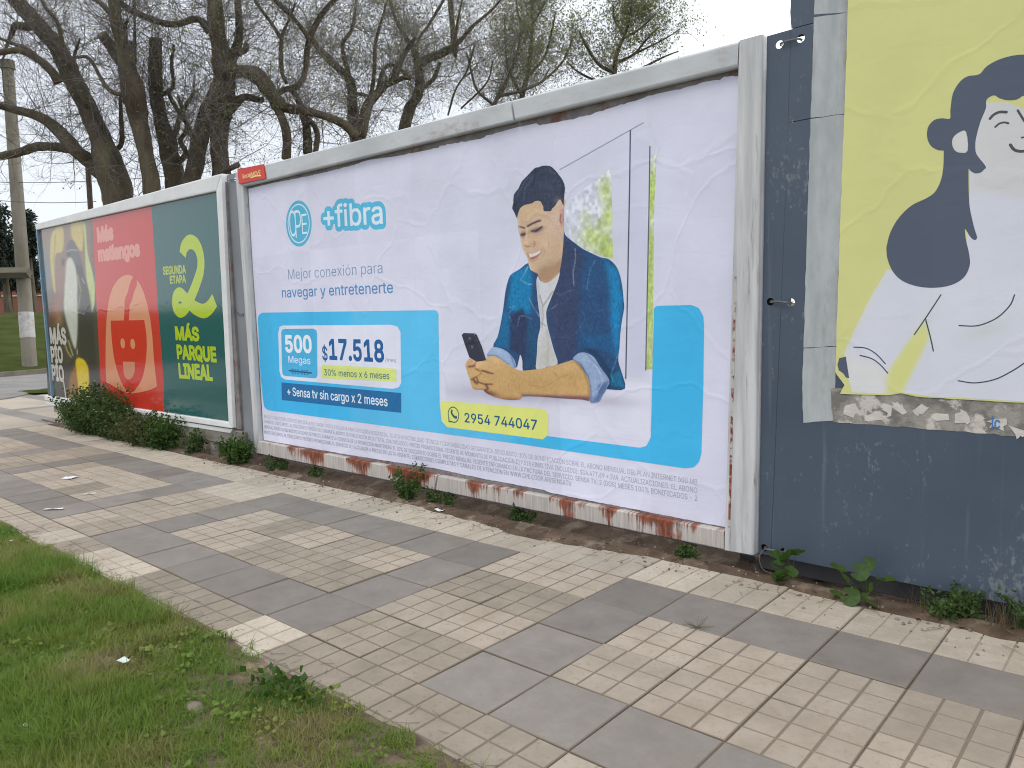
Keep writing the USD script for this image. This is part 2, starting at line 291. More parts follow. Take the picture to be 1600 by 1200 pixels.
ke = spline(np.column_stack([edge[4:][:, 0] - 0.10, edge[4:][:, 1], np.full(len(edge[4:]), -0.07)]), 4)
obj('kerb', tube(ke, 0.085, 8), M['kerb'], kind='structure')

# the strip of bare earth under and before the boards: it spills over the first tiles
def dirt_h(X, Y):
    e = -0.185 + 0.13 * (fb(X, Y, 1.3, 3, 3) - 0.5) * 2 - 0.15 * np.exp(-((X + 1.9) / 1.1) ** 2) + 0.05 * (fb(X, Y, 6, 3, 5) - 0.5)
    d = (Y - e)                                   # > 0 towards the wall
    return np.where(d > 0, 0.004 + 0.016 * np.clip(d / 0.08, 0, 1), d * 0.35) + 0.022 * (fb(X, Y, 9, 4, 8) - 0.5) - 0.07 * np.clip((Y + 0.12) / 0.12, 0, 1) + 0.30 * np.clip(Y - 0.06, 0, 0.45)
obj('dirt_strip', sheet(-12.3, 3.2, -0.55, 0.65, 700, 70, dirt_h), M['dirt'], smooth=True, kind='structure')
obj('back_lot', sheet(-16, 14, 0.6, 40, 60, 60, lambda X, Y: -0.05 + 0.08 * fb(X, Y, 0.8)), M['soil'], kind='structure')
# the lawn: soil that rises over the pavement's outer row in an uneven line
def lawn_h(X, Y):
    e = -2.49 + 0.09 * (fb(X, Y, 1.4, 3, 21) - 0.5) * 2 + 0.03 * (fb(X, Y, 9, 3, 22) - 0.5) + np.clip((-X - 3.2) * 0.016, 0, 0.08) * -1
    d = e - Y
    return np.where(d > 0, 0.003 + 0.035 * (1 - np.exp(-d * 5)), d * 0.3) + 0.022 * (fb(X, Y, 6, 4, 25) - 0.5) * np.clip(d * 6 + 0.6, 0.15, 1)
obj('lawn_soil', sheet(-14, 4.5, -7.0, -2.2, 460, 130, lawn_h), M['soil'], smooth=True, kind='structure')
obj('roadside_soil', sheet(-16.2, 14, -16.0, -6.8, 20, 10, lambda X, Y: 0 * X + 0.0), M['ground'], kind='structure')

road = Polygon([(-15.9, -60), (-16.3, -0.6), (-16.9, 0.7), (-17.9, 1.5), (-18.6, 2.6), (-18.2, 5), (-18.2, 60), (-30.5, 60), (-26.9, 4.4), (-26.7, 3.0), (-25.4, -60)])
rm = trimesh.creation.extrude_polygon(road, 0.05, engine='earcut'); rm.apply_translation([0, 0, -0.17])
obj('road', (rm.vertices, rm.faces), M['asphalt'], kind='structure')
fk = np.array([[-25.5, -60], [-26.75, 3.0], [-26.95, 4.4], [-30.5, 60]])
def strip(P, w, z0, z1):
    L = LineString(P).buffer(w / 2, cap_style=2, join_style=2); m = trimesh.creation.extrude_polygon(L, z1 - z0, engine='earcut'); m.apply_translation([0, 0, z0]); return m.vertices, m.faces
obj('kerb', strip(fk, 0.22, -0.2, 0.03), M['kerb'], kind='structure')
def bank_h(X, Y):
    d = np.clip(-X - 27.2 - 0.06 * (Y - 3), 0, None)
    return 0.02 + 2.05 * np.clip(d / 16.0, 0, 1) ** 0.9 + 0.2 * (fb(X, Y, 0.35, 3, 4) - 0.5) * np.clip(d / 3, 0, 1)
obj('lawn_bank', sheet(-130, -27.0, -60, 90, 90, 90, bank_h), M['bank'], smooth=True, kind='structure')
# the scrap of grass at the pavement's corner
obj('verge', sheet(-18.3, -17.2, 1.2, 2.6, 14, 14, lambda X, Y: 0.012 + 0.05 * fb(X, Y, 5)), M['bank'], kind='structure')

# ------------------------------------------------------------------ flat print: shapes measured on the photograph, laid on the wall plane
def ink(c, k=None): return np.clip(lin(c) * (INK if k is None else k), 0, 0.9)
def tri_poly(poly):
    V, F = trimesh.creation.triangulate_polygon(poly, engine='earcut'); return np.asarray(V), np.asarray(F)
def facing(V3, F):
    """turn the triangles so that they face the street (-y)"""
    n = np.cross(V3[F[:, 1]] - V3[F[:, 0]], V3[F[:, 2]] - V3[F[:, 0]])[:, 1]
    return np.where((n > 0)[:, None], F[:, ::-1], F)
class Printed:
    """everything printed on one poster: a layer lies 0.3 mm before what it covers"""
    def __init__(s, parent, Y, material, k=None): s.parent, s.Y, s.m, s.k, s.below = parent, Y, material, k, []
    def put(s, name, V, F, col, label=None):
        V = np.array(V, float); b = (V[:, 0].min(), V[:, 2].min(), V[:, 0].max(), V[:, 2].max())
        level = 1 + max([l for q, l in s.below if b[0] < q[2] and q[0] < b[2] and b[1] < q[3] and q[1] < b[3]], default=-1); s.below.append((b, level))
        V[:, 1] = s.Y - 0.0003 * level
        c = np.broadcast_to(col, (len(V), 3)); obj(name, (V, facing(V, F)), s.m, s.parent, label=label, col=c)
    def flat(s, name, px, c, round_=0.0, label=None):
        V = wallv(px, s.Y); P = Polygon(V[:, [0, 2]]).buffer(0)
        if round_: P = P.buffer(-round_).buffer(2 * round_).buffer(-round_)
        s.shape(name, P, c, label)
    def shape(s, name, P, c, label=None):
        parts = [tri_poly(g) for g in getattr(P, 'geoms', [P]) if g.area > 1e-7]
        V, F = cat_(parts); s.put(name, np.column_stack([V[:, 0], 0 * V[:, 0], V[:, 1]]), F, ink(c, s.k), label)
    def stroke(s, name, px, w, c, cap=1, smooth=True):
        V = wallv(spline(px, 8) if smooth and len(px) > 2 else px, s.Y)[:, [0, 2]]
        s.shape(name, LineString(V).buffer(w / 2, cap_style=cap), c)
    def letters(s, text, base0, base1, top0, bold=True, weight=0.0):
        """outline of a line of text between two baseline points of the photograph, capitals up to top0"""
        A, B, T = wall(base0, s.Y), wall(base1, s.Y), wall(top0, s.Y); h = 1.0
        m = meshkit.text_mesh(text, h, 0.01, bold=bold)
        up = (m.face_normals[:, 2] > 0.9); P2 = m.vertices[:, :2]
        P = unary_union([Polygon(P2[f]) for f in m.faces[up]]).buffer(0.004).buffer(-0.004)
        if weight: P = shapely.affinity.affine_transform(P.buffer(weight), [1, 0, 0, 1 / (1 + 2 * max(weight, 0)), 0, weight / (1 + 2 * max(weight, 0))])
        x0, _, x1, _ = P.bounds; sx = (B[0] - A[0]) / (x1 - x0); sz = T[2] - A[2]; k = (B[2] - A[2]) / (x1 - x0)
        return shapely.affinity.affine_transform(P, [sx, 0, k, sz, A[0] - sx * x0, A[2] - k * x0])
    def text(s, name, text, base0, base1, top0, c, bold=True, weight=0.0):
        P = s.letters(text, base0, base1, top0, bold, weight); gap = 0.19 * abs(wall(top0, s.Y)[2] - wall(base0, s.Y)[2])
        if name == 'small_print': gap = 9
        words, right = [], -1e9                    # one piece for each word
        for g in sorted(getattr(P, 'geoms', [P]), key=lambda g: g.bounds[0]):
            if g.bounds[0] - right > gap: words.append([])
            words[-1].append(g); right = max(right, g.bounds[2])
        for w in words: s.shape(name, unary_union(w), c)
    def painted(s, name, px, step, fn, label=None, round_=0):
        """a picture: an area whose colour changes from point to point"""
        P = Polygon(px).buffer(0)
        if round_: P = P.buffer(-round_).buffer(2 * round_).buffer(-round_)
        P = max(getattr(P, 'geoms', [P]), key=lambda g: g.area)
        B = np.asarray(P.segmentize(step).exterior.coords)[:-1]
        x0, y0, x1, y1 = P.bounds; X, Y = np.meshgrid(np.arange(x0, x1, step), np.arange(y0, y1, step)); X[::2] += step / 2
        G = np.column_stack([X.ravel(), Y.ravel()]); G = G[shapely.contains_xy(P.buffer(-step * 0.45), G[:, 0], G[:, 1])]
        Q = np.vstack([B, G]); F = Delaunay(Q).simplices; cen = Q[F].mean(1); F = F[shapely.contains_xy(P, cen[:, 0], cen[:, 1])]
        s.put(name, wallv(Q, s.Y), F, ink(np.clip(fn(Q[:, 0], Q[:, 1]), 0, 255), s.k), label)
def paint(base, ops, T=lambda p: p, grain=0.0, gs=(0.4, 0.4)):
    """colour of a picture: soft blobs b, strokes s and areas p on a base colour"""
    sc = np.linalg.norm(np.subtract(T((1, 0)), T((0, 0))))
    def f(x, y):
        C = np.tile(np.asarray(base, float), (len(x), 1)); Q = np.column_stack([x, y])
        for op in ops:
            if op[0] == 'b':
                _, c, rx, ry, ang, col, al = op; c = T(c); a = math.radians(ang); dx, dy = x - c[0], y - c[1]
                u = (dx * math.cos(a) + dy * math.sin(a)) / (rx * sc); v = (-dx * math.sin(a) + dy * math.cos(a)) / (ry * sc); w = al * np.exp(-(u * u + v * v))
            elif op[0] == 's':
                _, pts, wd, col, al = op; L = LineString([T(p) for p in pts]); d = shapely.distance(L, shapely.points(Q)); w = al * np.exp(-(d / (wd * sc)) ** 2)
            else:
                _, pts, soft, col, al = op; P = Polygon([T(p) for p in pts]).buffer(0); pt = shapely.points(Q)
                d = np.where(shapely.contains_xy(P, x, y), -1, 1) * shapely.distance(P.boundary, pt); w = al / (1 + np.exp(np.clip(d / (soft * sc + 1e-6) * 2.2, -30, 30)))
            C += (np.asarray(col, float) - C) * w[:, None]
        if grain: C *= 1 + grain * (meshkit.fbm(np.column_stack([x * gs[0], y * gs[1], 0 * x]), 3, 5) - 0.5)[:, None] * 2
        return C
    return f

# ------------------------------------------------------------------ metal work of the boards
def sheet_plate(px, Y, t, holes=(), hr=0.017):
    """a metal sheet in the wall plane, t thick behind Y, with round holes"""
    P = Polygon(wallv(px, Y)[:, [0, 2]]).buffer(0)
    for h in holes: P = P.difference(Point(*wall(h, Y)[[0, 2]]).buffer(hr, 12))
    ms = [trimesh.creation.extrude_polygon(g, t, engine='earcut') for g in getattr(P, 'geoms', [P])]
    V, F = cat_([(m.vertices, m.faces) for m in ms]); return np.column_stack([V[:, 0], Y + V[:, 2], V[:, 1]]), F[:, ::-1]
def bar(q, Y0, Y1, r=0.022, n=14, across=True, sag=0.0):
    """a pressed-metal bar between four wall points (two along, two across) with rounded front edges, front at Y1"""
    a, b, c, d = [wall(p)[[0, 2]] for p in q]      # a-b first long edge, d-c second
    w = np.linalg.norm(np.subtract(d, a)); k = min(r / w, 0.45)
    th = np.linspace(0, np.pi / 2, 5)
    prof = [(0.0, Y0)] + [(k * (1 - math.cos(t)), Y1 + r * (1 - math.sin(t))) for t in th] + [(1 - k * (1 - math.cos(t)), Y1 + r * (1 - math.sin(t))) for t in th[::-1]] + [(1.0, Y0)]
    V = []
    for i in range(n + 1):
        s = i / n; p0 = np.add(np.multiply(a, 1 - s), np.multiply(b, s)); p1 = np.add(np.multiply(d, 1 - s), np.multiply(c, s))
        for (t, y) in prof:
            p = p0 * (1 - t) + p1 * t; wob = 0.003 * math.sin(i * 2.1 + 3 * t) if 0 < i < n else 0
            V.append([p[0], y + wob * (0.5 if y < Y0 else 0), p[1]])
    m = len(prof); i, j = np.meshgrid(np.arange(n), np.arange(m - 1), indexing='ij'); at = lambda i, j: i * m + j
    F = quads(np.stack([at(i, j), at(i + 1, j), at(i + 1, j + 1), at(i, j + 1)], -1).reshape(-1, 4))
    caps = [[e * m, e * m + j, e * m + j + 1] for e in (0, n) for j in range(1, m - 1)]
    t = trimesh.Trimesh(V, np.vstack([F, caps]), process=False); trimesh.repair.fix_normals(t); return t
def split(q, f, gap=0.002):
    a, b, c, d = [np.array(p, float) for p in q]; L = lambda p, r, s: p + (r - p) * s
    return (a, L(a, b, f - gap), L(d, c, f - gap), d), (L(a, b, f + gap), b, c, L(d, c, f + gap))

PAINT = (0.52, 0.52, 0.50)
RUST = (0.20, 0.065, 0.035)
M['frame_top'] = mat('frame_top', (0.42, 0.435, 0.445), (0.53, 0.545, 0.555), scale=3.0, stretch=(0.6, 1, 1.4), c3=(0.30, 0.24, 0.19), scale3=5.0, lo3=0.58, hi3=0.76, rough=0.5, spec=0.4, bump=0.15, bscale=20)
M['frame_side'] = mat('frame_side', (0.40, 0.405, 0.41), (0.57, 0.57, 0.57), scale=5.0, stretch=(4, 1, 0.3), c3=(0.20, 0.165, 0.135), scale3=7.0, lo3=0.60, hi3=0.74, rough=0.5, spec=0.4, bump=0.2, bscale=25)
def rusty(name, base):
    """old white paint with vertical streaks: rust where the paint has gone, most of it along the bar's upper edge"""
    return usdkit.material(stage, '/World/Looks/' + name, {
        'g': ('geometry', {}), 'm1': ('mapping', {'scale': (75, 1, 3.0)}), 'm2': ('mapping', {'scale': (2.2, 1, 1.0)}), 'm3': ('mapping', {'scale': (22, 1, 14)}),
        'n1': ('noise_texture', {'scale': 1.0, 'detail': 5, 'roughness': 0.62}), 'n2a': ('noise_texture', {'scale': 1.3, 'detail': 3}), 'n2': ('map_range', {'from_min': 0.32, 'from_max': 0.68, 'to_min': 0.12, 'to_max': 0.88}), 'n3': ('noise_texture', {'scale': 1.0, 'detail': 6, 'roughness': 0.7}),
        'sx': ('separate_xyz', {}), 'zr': ('map_range', {'from_min': 0.14, 'from_max': 0.245, 'to_min': -0.10, 'to_max': 0.13, 'clamp': True}),
        'a1': ('math', {'math_type': 'add'}), 'a2': ('math', {'math_type': 'multiply_add', 'value2': 0.62}), 'a3': ('math', {'math_type': 'multiply_add', 'value2': 0.45}),
        'rr': ('rgb_ramp', {'ramp': [(0.72, (0, 0, 0)), (0.76, (0.45, 0.45, 0.45)), (0.80, (0.85, 0.85, 0.85)), (0.86, (1, 1, 1))]}), 'sc': ('math', {'math_type': 'multiply', 'value2': 0.70}),
        'rp': ('rgb_ramp', {'ramp': [(0.35, base), (0.62, tuple(0.72 * c for c in base))]}),
        'rc': ('rgb_ramp', {'ramp': [(0.40, (0.07, 0.028, 0.020)), (0.50, (0.19, 0.055, 0.028)), (0.60, (0.27, 0.085, 0.04)), (0.72, (0.15, 0.075, 0.05))]}),
        'mx': ('mix', {}), 'b': ('bump', {'strength': 0.4, 'distance': 0.004}), 'p': ('principled_bsdf', {'roughness': 0.62, 'specular_ior_level': 0.3})},
        [('g.position', 'm1.vector'), ('g.position', 'm2.vector'), ('g.position', 'm3.vector'), ('m1.vector', 'n1.vector'), ('m2.vector', 'n2a.vector'), ('n2a.fac', 'n2.value'), ('m3.vector', 'n3.vector'),
         ('g.position', 'sx.vector'), ('sx.z', 'zr.value'), ('n1.fac', 'a2.value1'), ('n2.result', 'a2.value3'), ('n3.fac', 'a3.value1'), ('a2.value', 'a3.value3'), ('a3.value', 'a1.value1'), ('zr.result', 'a1.value2'),
         ('a1.value', 'sc.value1'), ('sc.value', 'rr.fac'), ('n1.fac', 'rp.fac'), ('n3.fac', 'rc.fac'), ('rp.color', 'mx.color1'), ('rc.color', 'mx.color2'), ('rr.color', 'mx.fac'), ('mx.color', 'p.base_color'), ('n3.fac', 'b.height'), ('b.normal', 'p.normal')], surface='p.BSDF')
M['frame_bottom'] = rusty('frame_bottom', (0.52, 0.475, 0.44))
M['rust'] = mat('rust', (0.10, 0.03, 0.02), (0.27, 0.075, 0.04), scale=30, c3=(0.45, 0.42, 0.40), scale3=9, lo3=0.48, hi3=0.54, rough=0.8)
M['back_plate'] = mat('back_plate', (0.14, 0.13, 0.13), (0.24, 0.22, 0.21), scale=6, c3=(0.16, 0.06, 0.04), scale3=5, bump=0.3)
M['steel_post'] = mat('steel_post', (0.05, 0.05, 0.055), (0.09, 0.085, 0.085), scale=4)
def painted_steel(name, c1, c2, flake, streak, dens=0.655):
    return usdkit.material(stage, '/World/Looks/' + name, {
        'g': ('geometry', {}), 'ms': ('mapping', {'scale': (14, 1, 0.45)}), 'mf': ('mapping', {'scale': (1.0, 1, 0.55)}),
        'n0': ('noise_texture', {'scale': 1.5, 'detail': 5}), 'r0': ('rgb_ramp', {'ramp': [(0.3, c1), (0.7, c2)]}),
        'n1': ('noise_texture', {'scale': 1.0, 'detail': 5, 'roughness': 0.7}), 'r1': ('rgb_ramp', {'ramp': [(0.60, (0, 0, 0)), (0.78, (0.6, 0.6, 0.6))]}), 'x1': ('mix', {'color2': streak}),
        'n2': ('noise_texture', {'scale': 48.0, 'detail': 4, 'roughness': 0.6}), 'n3': ('noise_texture', {'scale': 1.6, 'detail': 3}), 'a': ('math', {'math_type': 'multiply_add', 'value2': 0.85}),
        'as': ('math', {'math_type': 'multiply', 'value2': 0.6}), 'r2': ('rgb_ramp', {'ramp': [(dens - 0.015, (0, 0, 0)), (dens + 0.06, (0.55, 0.55, 0.55))]}), 'x2': ('mix', {'color2': flake}),
        'bn': ('noise_texture', {'scale': 3.0, 'detail': 3}), 'b': ('bump', {'strength': 0.22, 'distance': 0.02}),
        'p': ('principled_bsdf', {'roughness': 0.42, 'specular_ior_level': 0.4})},
        [('g.position', 'n0.vector'), ('n0.fac', 'r0.fac'), ('g.position', 'ms.vector'), ('ms.vector', 'n1.vector'), ('n1.fac', 'r1.fac'), ('r0.color', 'x1.color1'), ('r1.color', 'x1.fac'),
         ('g.position', 'mf.vector'), ('mf.vector', 'n2.vector'), ('g.position', 'n3.vector'), ('n3.fac', 'a.value1'), ('n2.fac', 'a.value3'), ('a.value', 'as.value1'), ('as.value', 'r2.fac'), ('x1.color', 'x2.color1'), ('r2.color', 'x2.fac'), ('x2.color', 'p.base_color'),
         ('g.position', 'bn.vector'), ('bn.fac', 'b.height'), ('b.normal', 'p.normal')], surface='p.BSDF')
M['blue_steel'] = painted_steel('blue_grey_steel', (0.052, 0.073, 0.103), (0.070, 0.094, 0.128), (0.22, 0.24, 0.245), (0.15, 0.17, 0.185))
M['side_steel'] = painted_steel('side_steel', (0.155, 0.165, 0.18), (0.23, 0.24, 0.255), (0.30, 0.30, 0.30), (0.30, 0.30, 0.29), dens=0.70)
M['pale_strip'] = mat('pale_strip', (0.33, 0.355, 0.36), (0.43, 0.45, 0.455), scale=5, stretch=(2.2, 1, 0.6), c3=(0.20, 0.165, 0.13), scale3=1.3, lo3=0.54, hi3=0.72, rough=0.6, bump=0.3, bscale=18)
M['torn_band'] = mat('torn_band', (0.17, 0.16, 0.145), (0.30, 0.28, 0.25), scale=9, c3=(0.52, 0.48, 0.44), scale3=6.5, lo3=0.53, hi3=0.58, rough=0.8, bump=0.8, bscale=22, lo=0.42, hi=0.58)
M['scrap'] = mat('torn_paper', (0.50, 0.46, 0.42), (0.60, 0.57, 0.53), scale=8, bump=0.5, bscale=30)
M['wire'] = mat('wire', (0.09, 0.09, 0.09), (0.17, 0.17, 0.165), scale=30, metal=0.3, rough=0.55)
M['hole'] = M['steel_post']
M['white_trim'] = mat('white_trim', (0.60, 0.605, 0.60), (0.70, 0.70, 0.69), scale=2, stretch=(1, 1, 2), c3=(0.42, 0.41, 0.39), scale3=4, lo3=0.62, hi3=0.8, rough=0.45, bump=0.1)
M['red_plate'] = mat('red_plate', tuple(lin(196, 52, 40)), tuple(lin(206, 60, 46)), scale=3, rough=0.35)
M['yellow_ink'] = mat('yellow_ink', tuple(lin(236, 196, 120)), rough=0.4)
M['beam'] = mat('beam', (0.16, 0.145, 0.125), (0.26, 0.24, 0.21), scale=3, stretch=(0.5, 1, 2), c3=(0.10, 0.085, 0.07), scale3=4, bump=0.5, bscale=20, rough=0.85)

# ------------------------------------------------------------------ the middle board
bb = thing('billboard', 'wide billboard in a white rusty frame, its poster showing a man with a phone', 'billboard', wall((1183, 864)) * [1, 0, 0])
LOC = wall((1183, 864)) * [1, 0, 0]
class local:
    """parts of a thing are written in the thing's own coordinates"""
    def __init__(s, o): s.o = np.asarray(o, float)
    def __enter__(s):
        global obj; s.was = obj
        def shifted(name, mesh, m, parent=None, **k):
            v, f, *_ = (mesh.vertices, mesh.faces) if hasattr(mesh, 'vertices') else mesh
            return s.was(name, (np.asarray(v, float) - s.o, f), m, parent, **k)
        obj = shifted
    def __exit__(s, *a):
        global obj; obj = s.was
with local(LOC):
    obj('back_plate', sheet_plate([(380, 275), (1190, 70), (1177, 852), (410, 698)], 0.004, 0.05), M['back_plate'], bb)
    top = [(373, 270), (1160, 67.0), (1158, 107), (386, 292)]
    for q in split(top, 0.55): obj('top_bar', bar(q, 0.054, -0.048, 0.02), M['frame_top'], bb, smooth=40)
    obj('right_bar', bar([(1197, 57), (1183.5, 864), (1137, 856), (1160.5, 66.8)], 0.054, -0.050, 0.011), M['frame_side'], bb, smooth=40)
    obj('left_bar', bar([(386, 292), (410.5, 688), (404, 706), (373.5, 270.5)], 0.054, -0.046, 0.02), M['frame_side'], bb, smooth=40)
    bot = [(411, 688.2), (1136.4, 826.5), (1136.6, 855.8), (404.5, 706.5)]
    for q in split(bot, 0.385): obj('bottom_bar', bar(q, 0.054, -0.05, 0.010, n=40), M['frame_bottom'], bb, smooth=40)
    lip = [(404, 708), (1183, 866), (1183, 869), (404, 710.5)]
    obj('drip_edge', bar(lip, 0.054, -0.02, 0.004, n=6), M['back_plate'], bb)
    obj('rust_edge', sheet_plate([(1148, 430), (1150.5, 432), (1146.5, 600), (1141, 824), (1137.5, 824), (1143, 600)], -0.052, 0.003), M['rust'], bb)
    for sx in (420, 790, 1150):
        P = wall((sx, 800)); obj('post', box([P[0] - 0.05, 0.16, -0.4], [P[0] + 0.05, 0.26, 2.85]), M['steel_post'], bb)
    # the poster
    paper = [(388, 295), (430, 285), (475, 276.5), (500, 271), (545, 260), (575, 250), (620, 244), (685, 231), (687, 228), (755, 216), (760, 212), (800, 201), (838, 192.5), (843, 196), (880, 189), (922, 180), (931, 175.5), (975, 162.5), (1000, 155), (1025, 147), (1075, 136), (1100, 128), (1125, 124), (1131, 120), (1155, 119.5),
             (1149.5, 300), (1142, 600), (1135, 824), (1000, 797.5), (860, 770), (850, 765.5), (760, 749), (680, 732), (600, 719.5), (500, 703), (412, 687.5), (405, 560), (395, 420)]
    pst = stage.DefinePrim(str(bb.GetPath()) + '/poster', 'Xform')
    pr = Printed(pst, 0.0015, M['print'])
    WHITE = (209, 209, 226)
    V = wallv(paper, 0.0015)[:, [0, 2]]; jag = Polygon(V).segmentize(0.03)
    J = np.array(jag.exterior.coords)[:-1]; J[:, 1] += np.where(J[:, 1] > 2.4, 0.010 * (rng.random(len(J)) - 0.5) * (rng.random(len(J)) < 0.35), 0.004 * (rng.random(len(J)) - 0.5))
    pr.shape('paper', Polygon(J).buffer(0), WHITE)
    # the room in the picture: a window with trees beyond it
    win = [(690, 320), (872, 266), (1005, 192), (1030, 225), (1030, 470), (1020, 478), (1018, 690), (700, 661), (687, 484), (686, 400)]
    pr.painted('room_picture', win, 3.0, paint((207, 208, 224), [
        ('p', [(872, 268), (1000, 196), (1000, 592), (872, 560)], 9, (204, 205, 222), 0.5), ('p', [(984, 206), (1014, 222), (1009, 590), (978, 592)], 3.0, (194, 197, 218), 0.55),
        ('p', [(690, 575), (1018, 592), (1018, 690), (700, 660)], 6, (213, 213, 228), 0.8), ('b', (745, 520), 40, 160, 0, (196, 199, 217), 0.35), ('b', (815, 617), 120, 12, 3, (172, 168, 186), 0.8), ('b', (960, 628), 45, 8, 4, (184, 182, 200), 0.7)]))
    lime = (190, 210, 122)
    pr.painted('tree_picture', [(893, 310), (955, 263), (958, 405), (912, 392), (880, 372), (884, 330)], 1.6, paint((207, 209, 223), [
        ('b', (946, 296), 10, 20, 0, lime, 0.8), ('b', (926, 372), 20, 18, 0, lime, 0.8), ('b', (950, 392), 18, 22, 0, (176, 198, 96), 0.9), ('b', (916, 340), 9, 12, 0, (192, 208, 160), 0.7), ('b', (950, 338), 10, 20, 0, (180, 200, 108), 0.85), ('b', (934, 325), 8, 10, 0, (207, 210, 220), 0.7), ('b', (938, 350), 6, 8, 0, (150, 172, 84), 0.6), ('b', (944, 372), 6, 7, 0, (146, 170, 76), 0.6), ('b', (922, 360), 5, 6, 0, (160, 182, 100), 0.6), ('b', (955, 315), 5, 8, 0, (158, 182, 84), 0.6)], grain=0.2, gs=(0.22, 0.16)))
    pr.painted('tree_picture', [(1015.5, 245), (1026, 240), (1022, 330), (1019.5, 577), (1009.5, 577), (1014.5, 300)], 1.6, paint((176, 198, 116), [('b', (1020, 248), 12, 22, 0, (207, 210, 214), 0.9), ('b', (1018, 350), 10, 12, 0, (202, 208, 200), 0.8), ('b', (1015, 540), 9, 40, 0, (190, 200, 150), 0.6)], grain=0.2, gs=(0.4, 0.2)))
    for pts in ([(875, 265), (1005, 192)],): pr.stroke('window_line', pts, 0.007, (150, 152, 168), smooth=False)
    pr.stroke('window_line', [(985, 204), (983.7, 300), (977.8, 591)], 0.010, (84, 88, 108), smooth=False)
    pr.stroke('window_line', [(1015.5, 229), (1014.6, 300), (1009, 578)], 0.009, (100, 100, 110), smooth=False)
    # the blue band
    blue = [(403, 500), (404, 492), (410, 488.5), (685, 484.5), (687, 630), (690, 660.5), (1000, 699.5), (1010, 697), (1017, 683), (1019, 600), (1022, 478), (1080, 476.5), (1092, 481), (1099, 494), (1100, 510), (1099, 600), (1096, 708), (1092, 722), (1084, 730), (1070, 731.5), (800, 692), (420, 641), (413, 637), (410.5, 620), (407, 585)]
    pr.painted('blue_band', blue, 9, paint((66, 178, 226), [('p', [(547, 470), (800, 470), (800, 720), (547, 720)], 2, (92, 186, 228), 0.85), ('b', (470, 620), 90, 60, 0, (52, 170, 226), 0.5), ('b', (1060, 600), 50, 150, 0, (62, 176, 227), 0.7)]), round_=7)
    pr.flat('price_box', [(435, 520), (437, 511), (442, 508.7), (610, 507.5), (621, 510), (626, 519), (627, 598), (623.5, 605), (614, 607.5), (446, 593), (439.5, 589), (437, 580)], (214, 216, 230))
    pr.flat('speed_box', [(439.5, 520), (441, 515.3), (445, 514), (490, 513.5), (494.5, 516), (495.8, 521), (496.3, 586), (494.5, 590.5), (490, 591), (446, 587.5), (442, 585.5), (441, 580)], (70, 170, 214))
    pr.text('speed_text', '500', (446.5, 550), (488, 551.3), (446.5, 524), (226, 230, 240), weight=0.03)
    pr.text('speed_text', 'Megas', (451, 566.5), (485.5, 569), (451, 556), (205, 218, 236), bold=False, weight=0.012)
    pr.text('old_price_text', '$25.025', (456, 583.5), (482.5, 586), (456, 576), (40, 84, 124), bold=False)
    pr.stroke('strike_line', [(452, 579), (487, 582.8)], 0.014, (36, 82, 124), smooth=False)
    pr.flat('discount_strip', [(503, 569.5), (619, 576), (620, 596.3), (503, 591)], (209, 221, 130))
    pr.text('price_text', '$', (504, 561.5), (512.6, 563), (504, 541), (30, 92, 148))
    pr.text('price_text', '17.518', (515, 561.3), (600.8, 565.5), (515, 530), (30, 90, 148), weight=0.02)
    pr.text('month_text', '/mes', (602, 564.5), (619, 566), (602, 558.5), (128, 138, 158), bold=False)
    pr.text('discount_text', '30% menos x 6 meses', (507, 586.5), (608.8, 592.5), (507, 576.8), (72, 112, 120), bold=False, weight=0.012)
    pr.flat('offer_banner', [(440, 597.5), (627, 614), (627, 645), (440.5, 625)], (32, 104, 158))
    pr.text('offer_text', '+ Sensa tv sin cargo x 2 meses', (449.5, 617.7), (606, 634.8), (449.5, 604.6), (216, 228, 242), bold=False, weight=0.02)
    pr.flat('phone_label', [(691, 626), (850, 639), (857, 646), (856.6, 679.5), (848.5, 686.5), (699, 667.5), (692, 660), (688.3, 638), (688.3, 630)], (217, 222, 124), round_=0.012)
    pr.text('phone_text', '2954 744047', (726.3, 659.8), (839.5, 672.3), (726.3, 644.8), (36, 96, 128), bold=False, weight=0.022)
    ic = wallv([(708.5, 648), (708.5, 635.3), (717.3, 648)], 0)[:, [0, 2]]; rz, rx = ic[1][1] - ic[0][1], ic[2][0] - ic[0][0]
    ell = shapely.affinity.scale(Point(*ic[0]).buffer(1, 32), rx, rz); inn = shapely.affinity.scale(Point(*ic[0]).buffer(1, 32), rx - 0.009, rz - 0.009)
    tail = Polygon(wallv([(700.5, 651), (700.8, 659.6), (707, 659.8)], 0)[:, [0, 2]]); tin = Polygon(wallv([(702, 651), (702.3, 657.6), (708, 657.6)], 0)[:, [0, 2]])
    pr.shape('chat_mark', ell.union(tail).difference(inn.union(tin)), (56, 98, 104))
    pr.stroke('handset_mark', [(706.2, 641.6), (705.9, 645), (708.8, 650), (712.6, 652.6), (713, 651.4)], 0.020, (56, 98, 104))
    # heading
    ctr = wall((466.4, 349.4), 0)[[0, 2]]; R = abs(wall((466.4, 313.0), 0)[2] - ctr[1])
    pr.shape('round_logo', Point(*ctr).buffer(R, 32), (84, 172, 204))
    pr.shape('logo_ring', Point(*ctr).buffer(R * 0.86, 32).difference(Point(*ctr).buffer(R * 0.80, 32)), (198, 222, 236))
    for t, a, b, c in (('C', (453.5, 369.5), (463.5, 368.5), (453.5, 329)), ('P', (462.5, 372), (472, 370.5), (462.5, 327.5)), ('E', (472.5, 366), (480.5, 364.8), (472.5, 334))):
        pr.text('logo_letter', t, a, b, c, (206, 228, 240), bold=False, weight=-0.012)
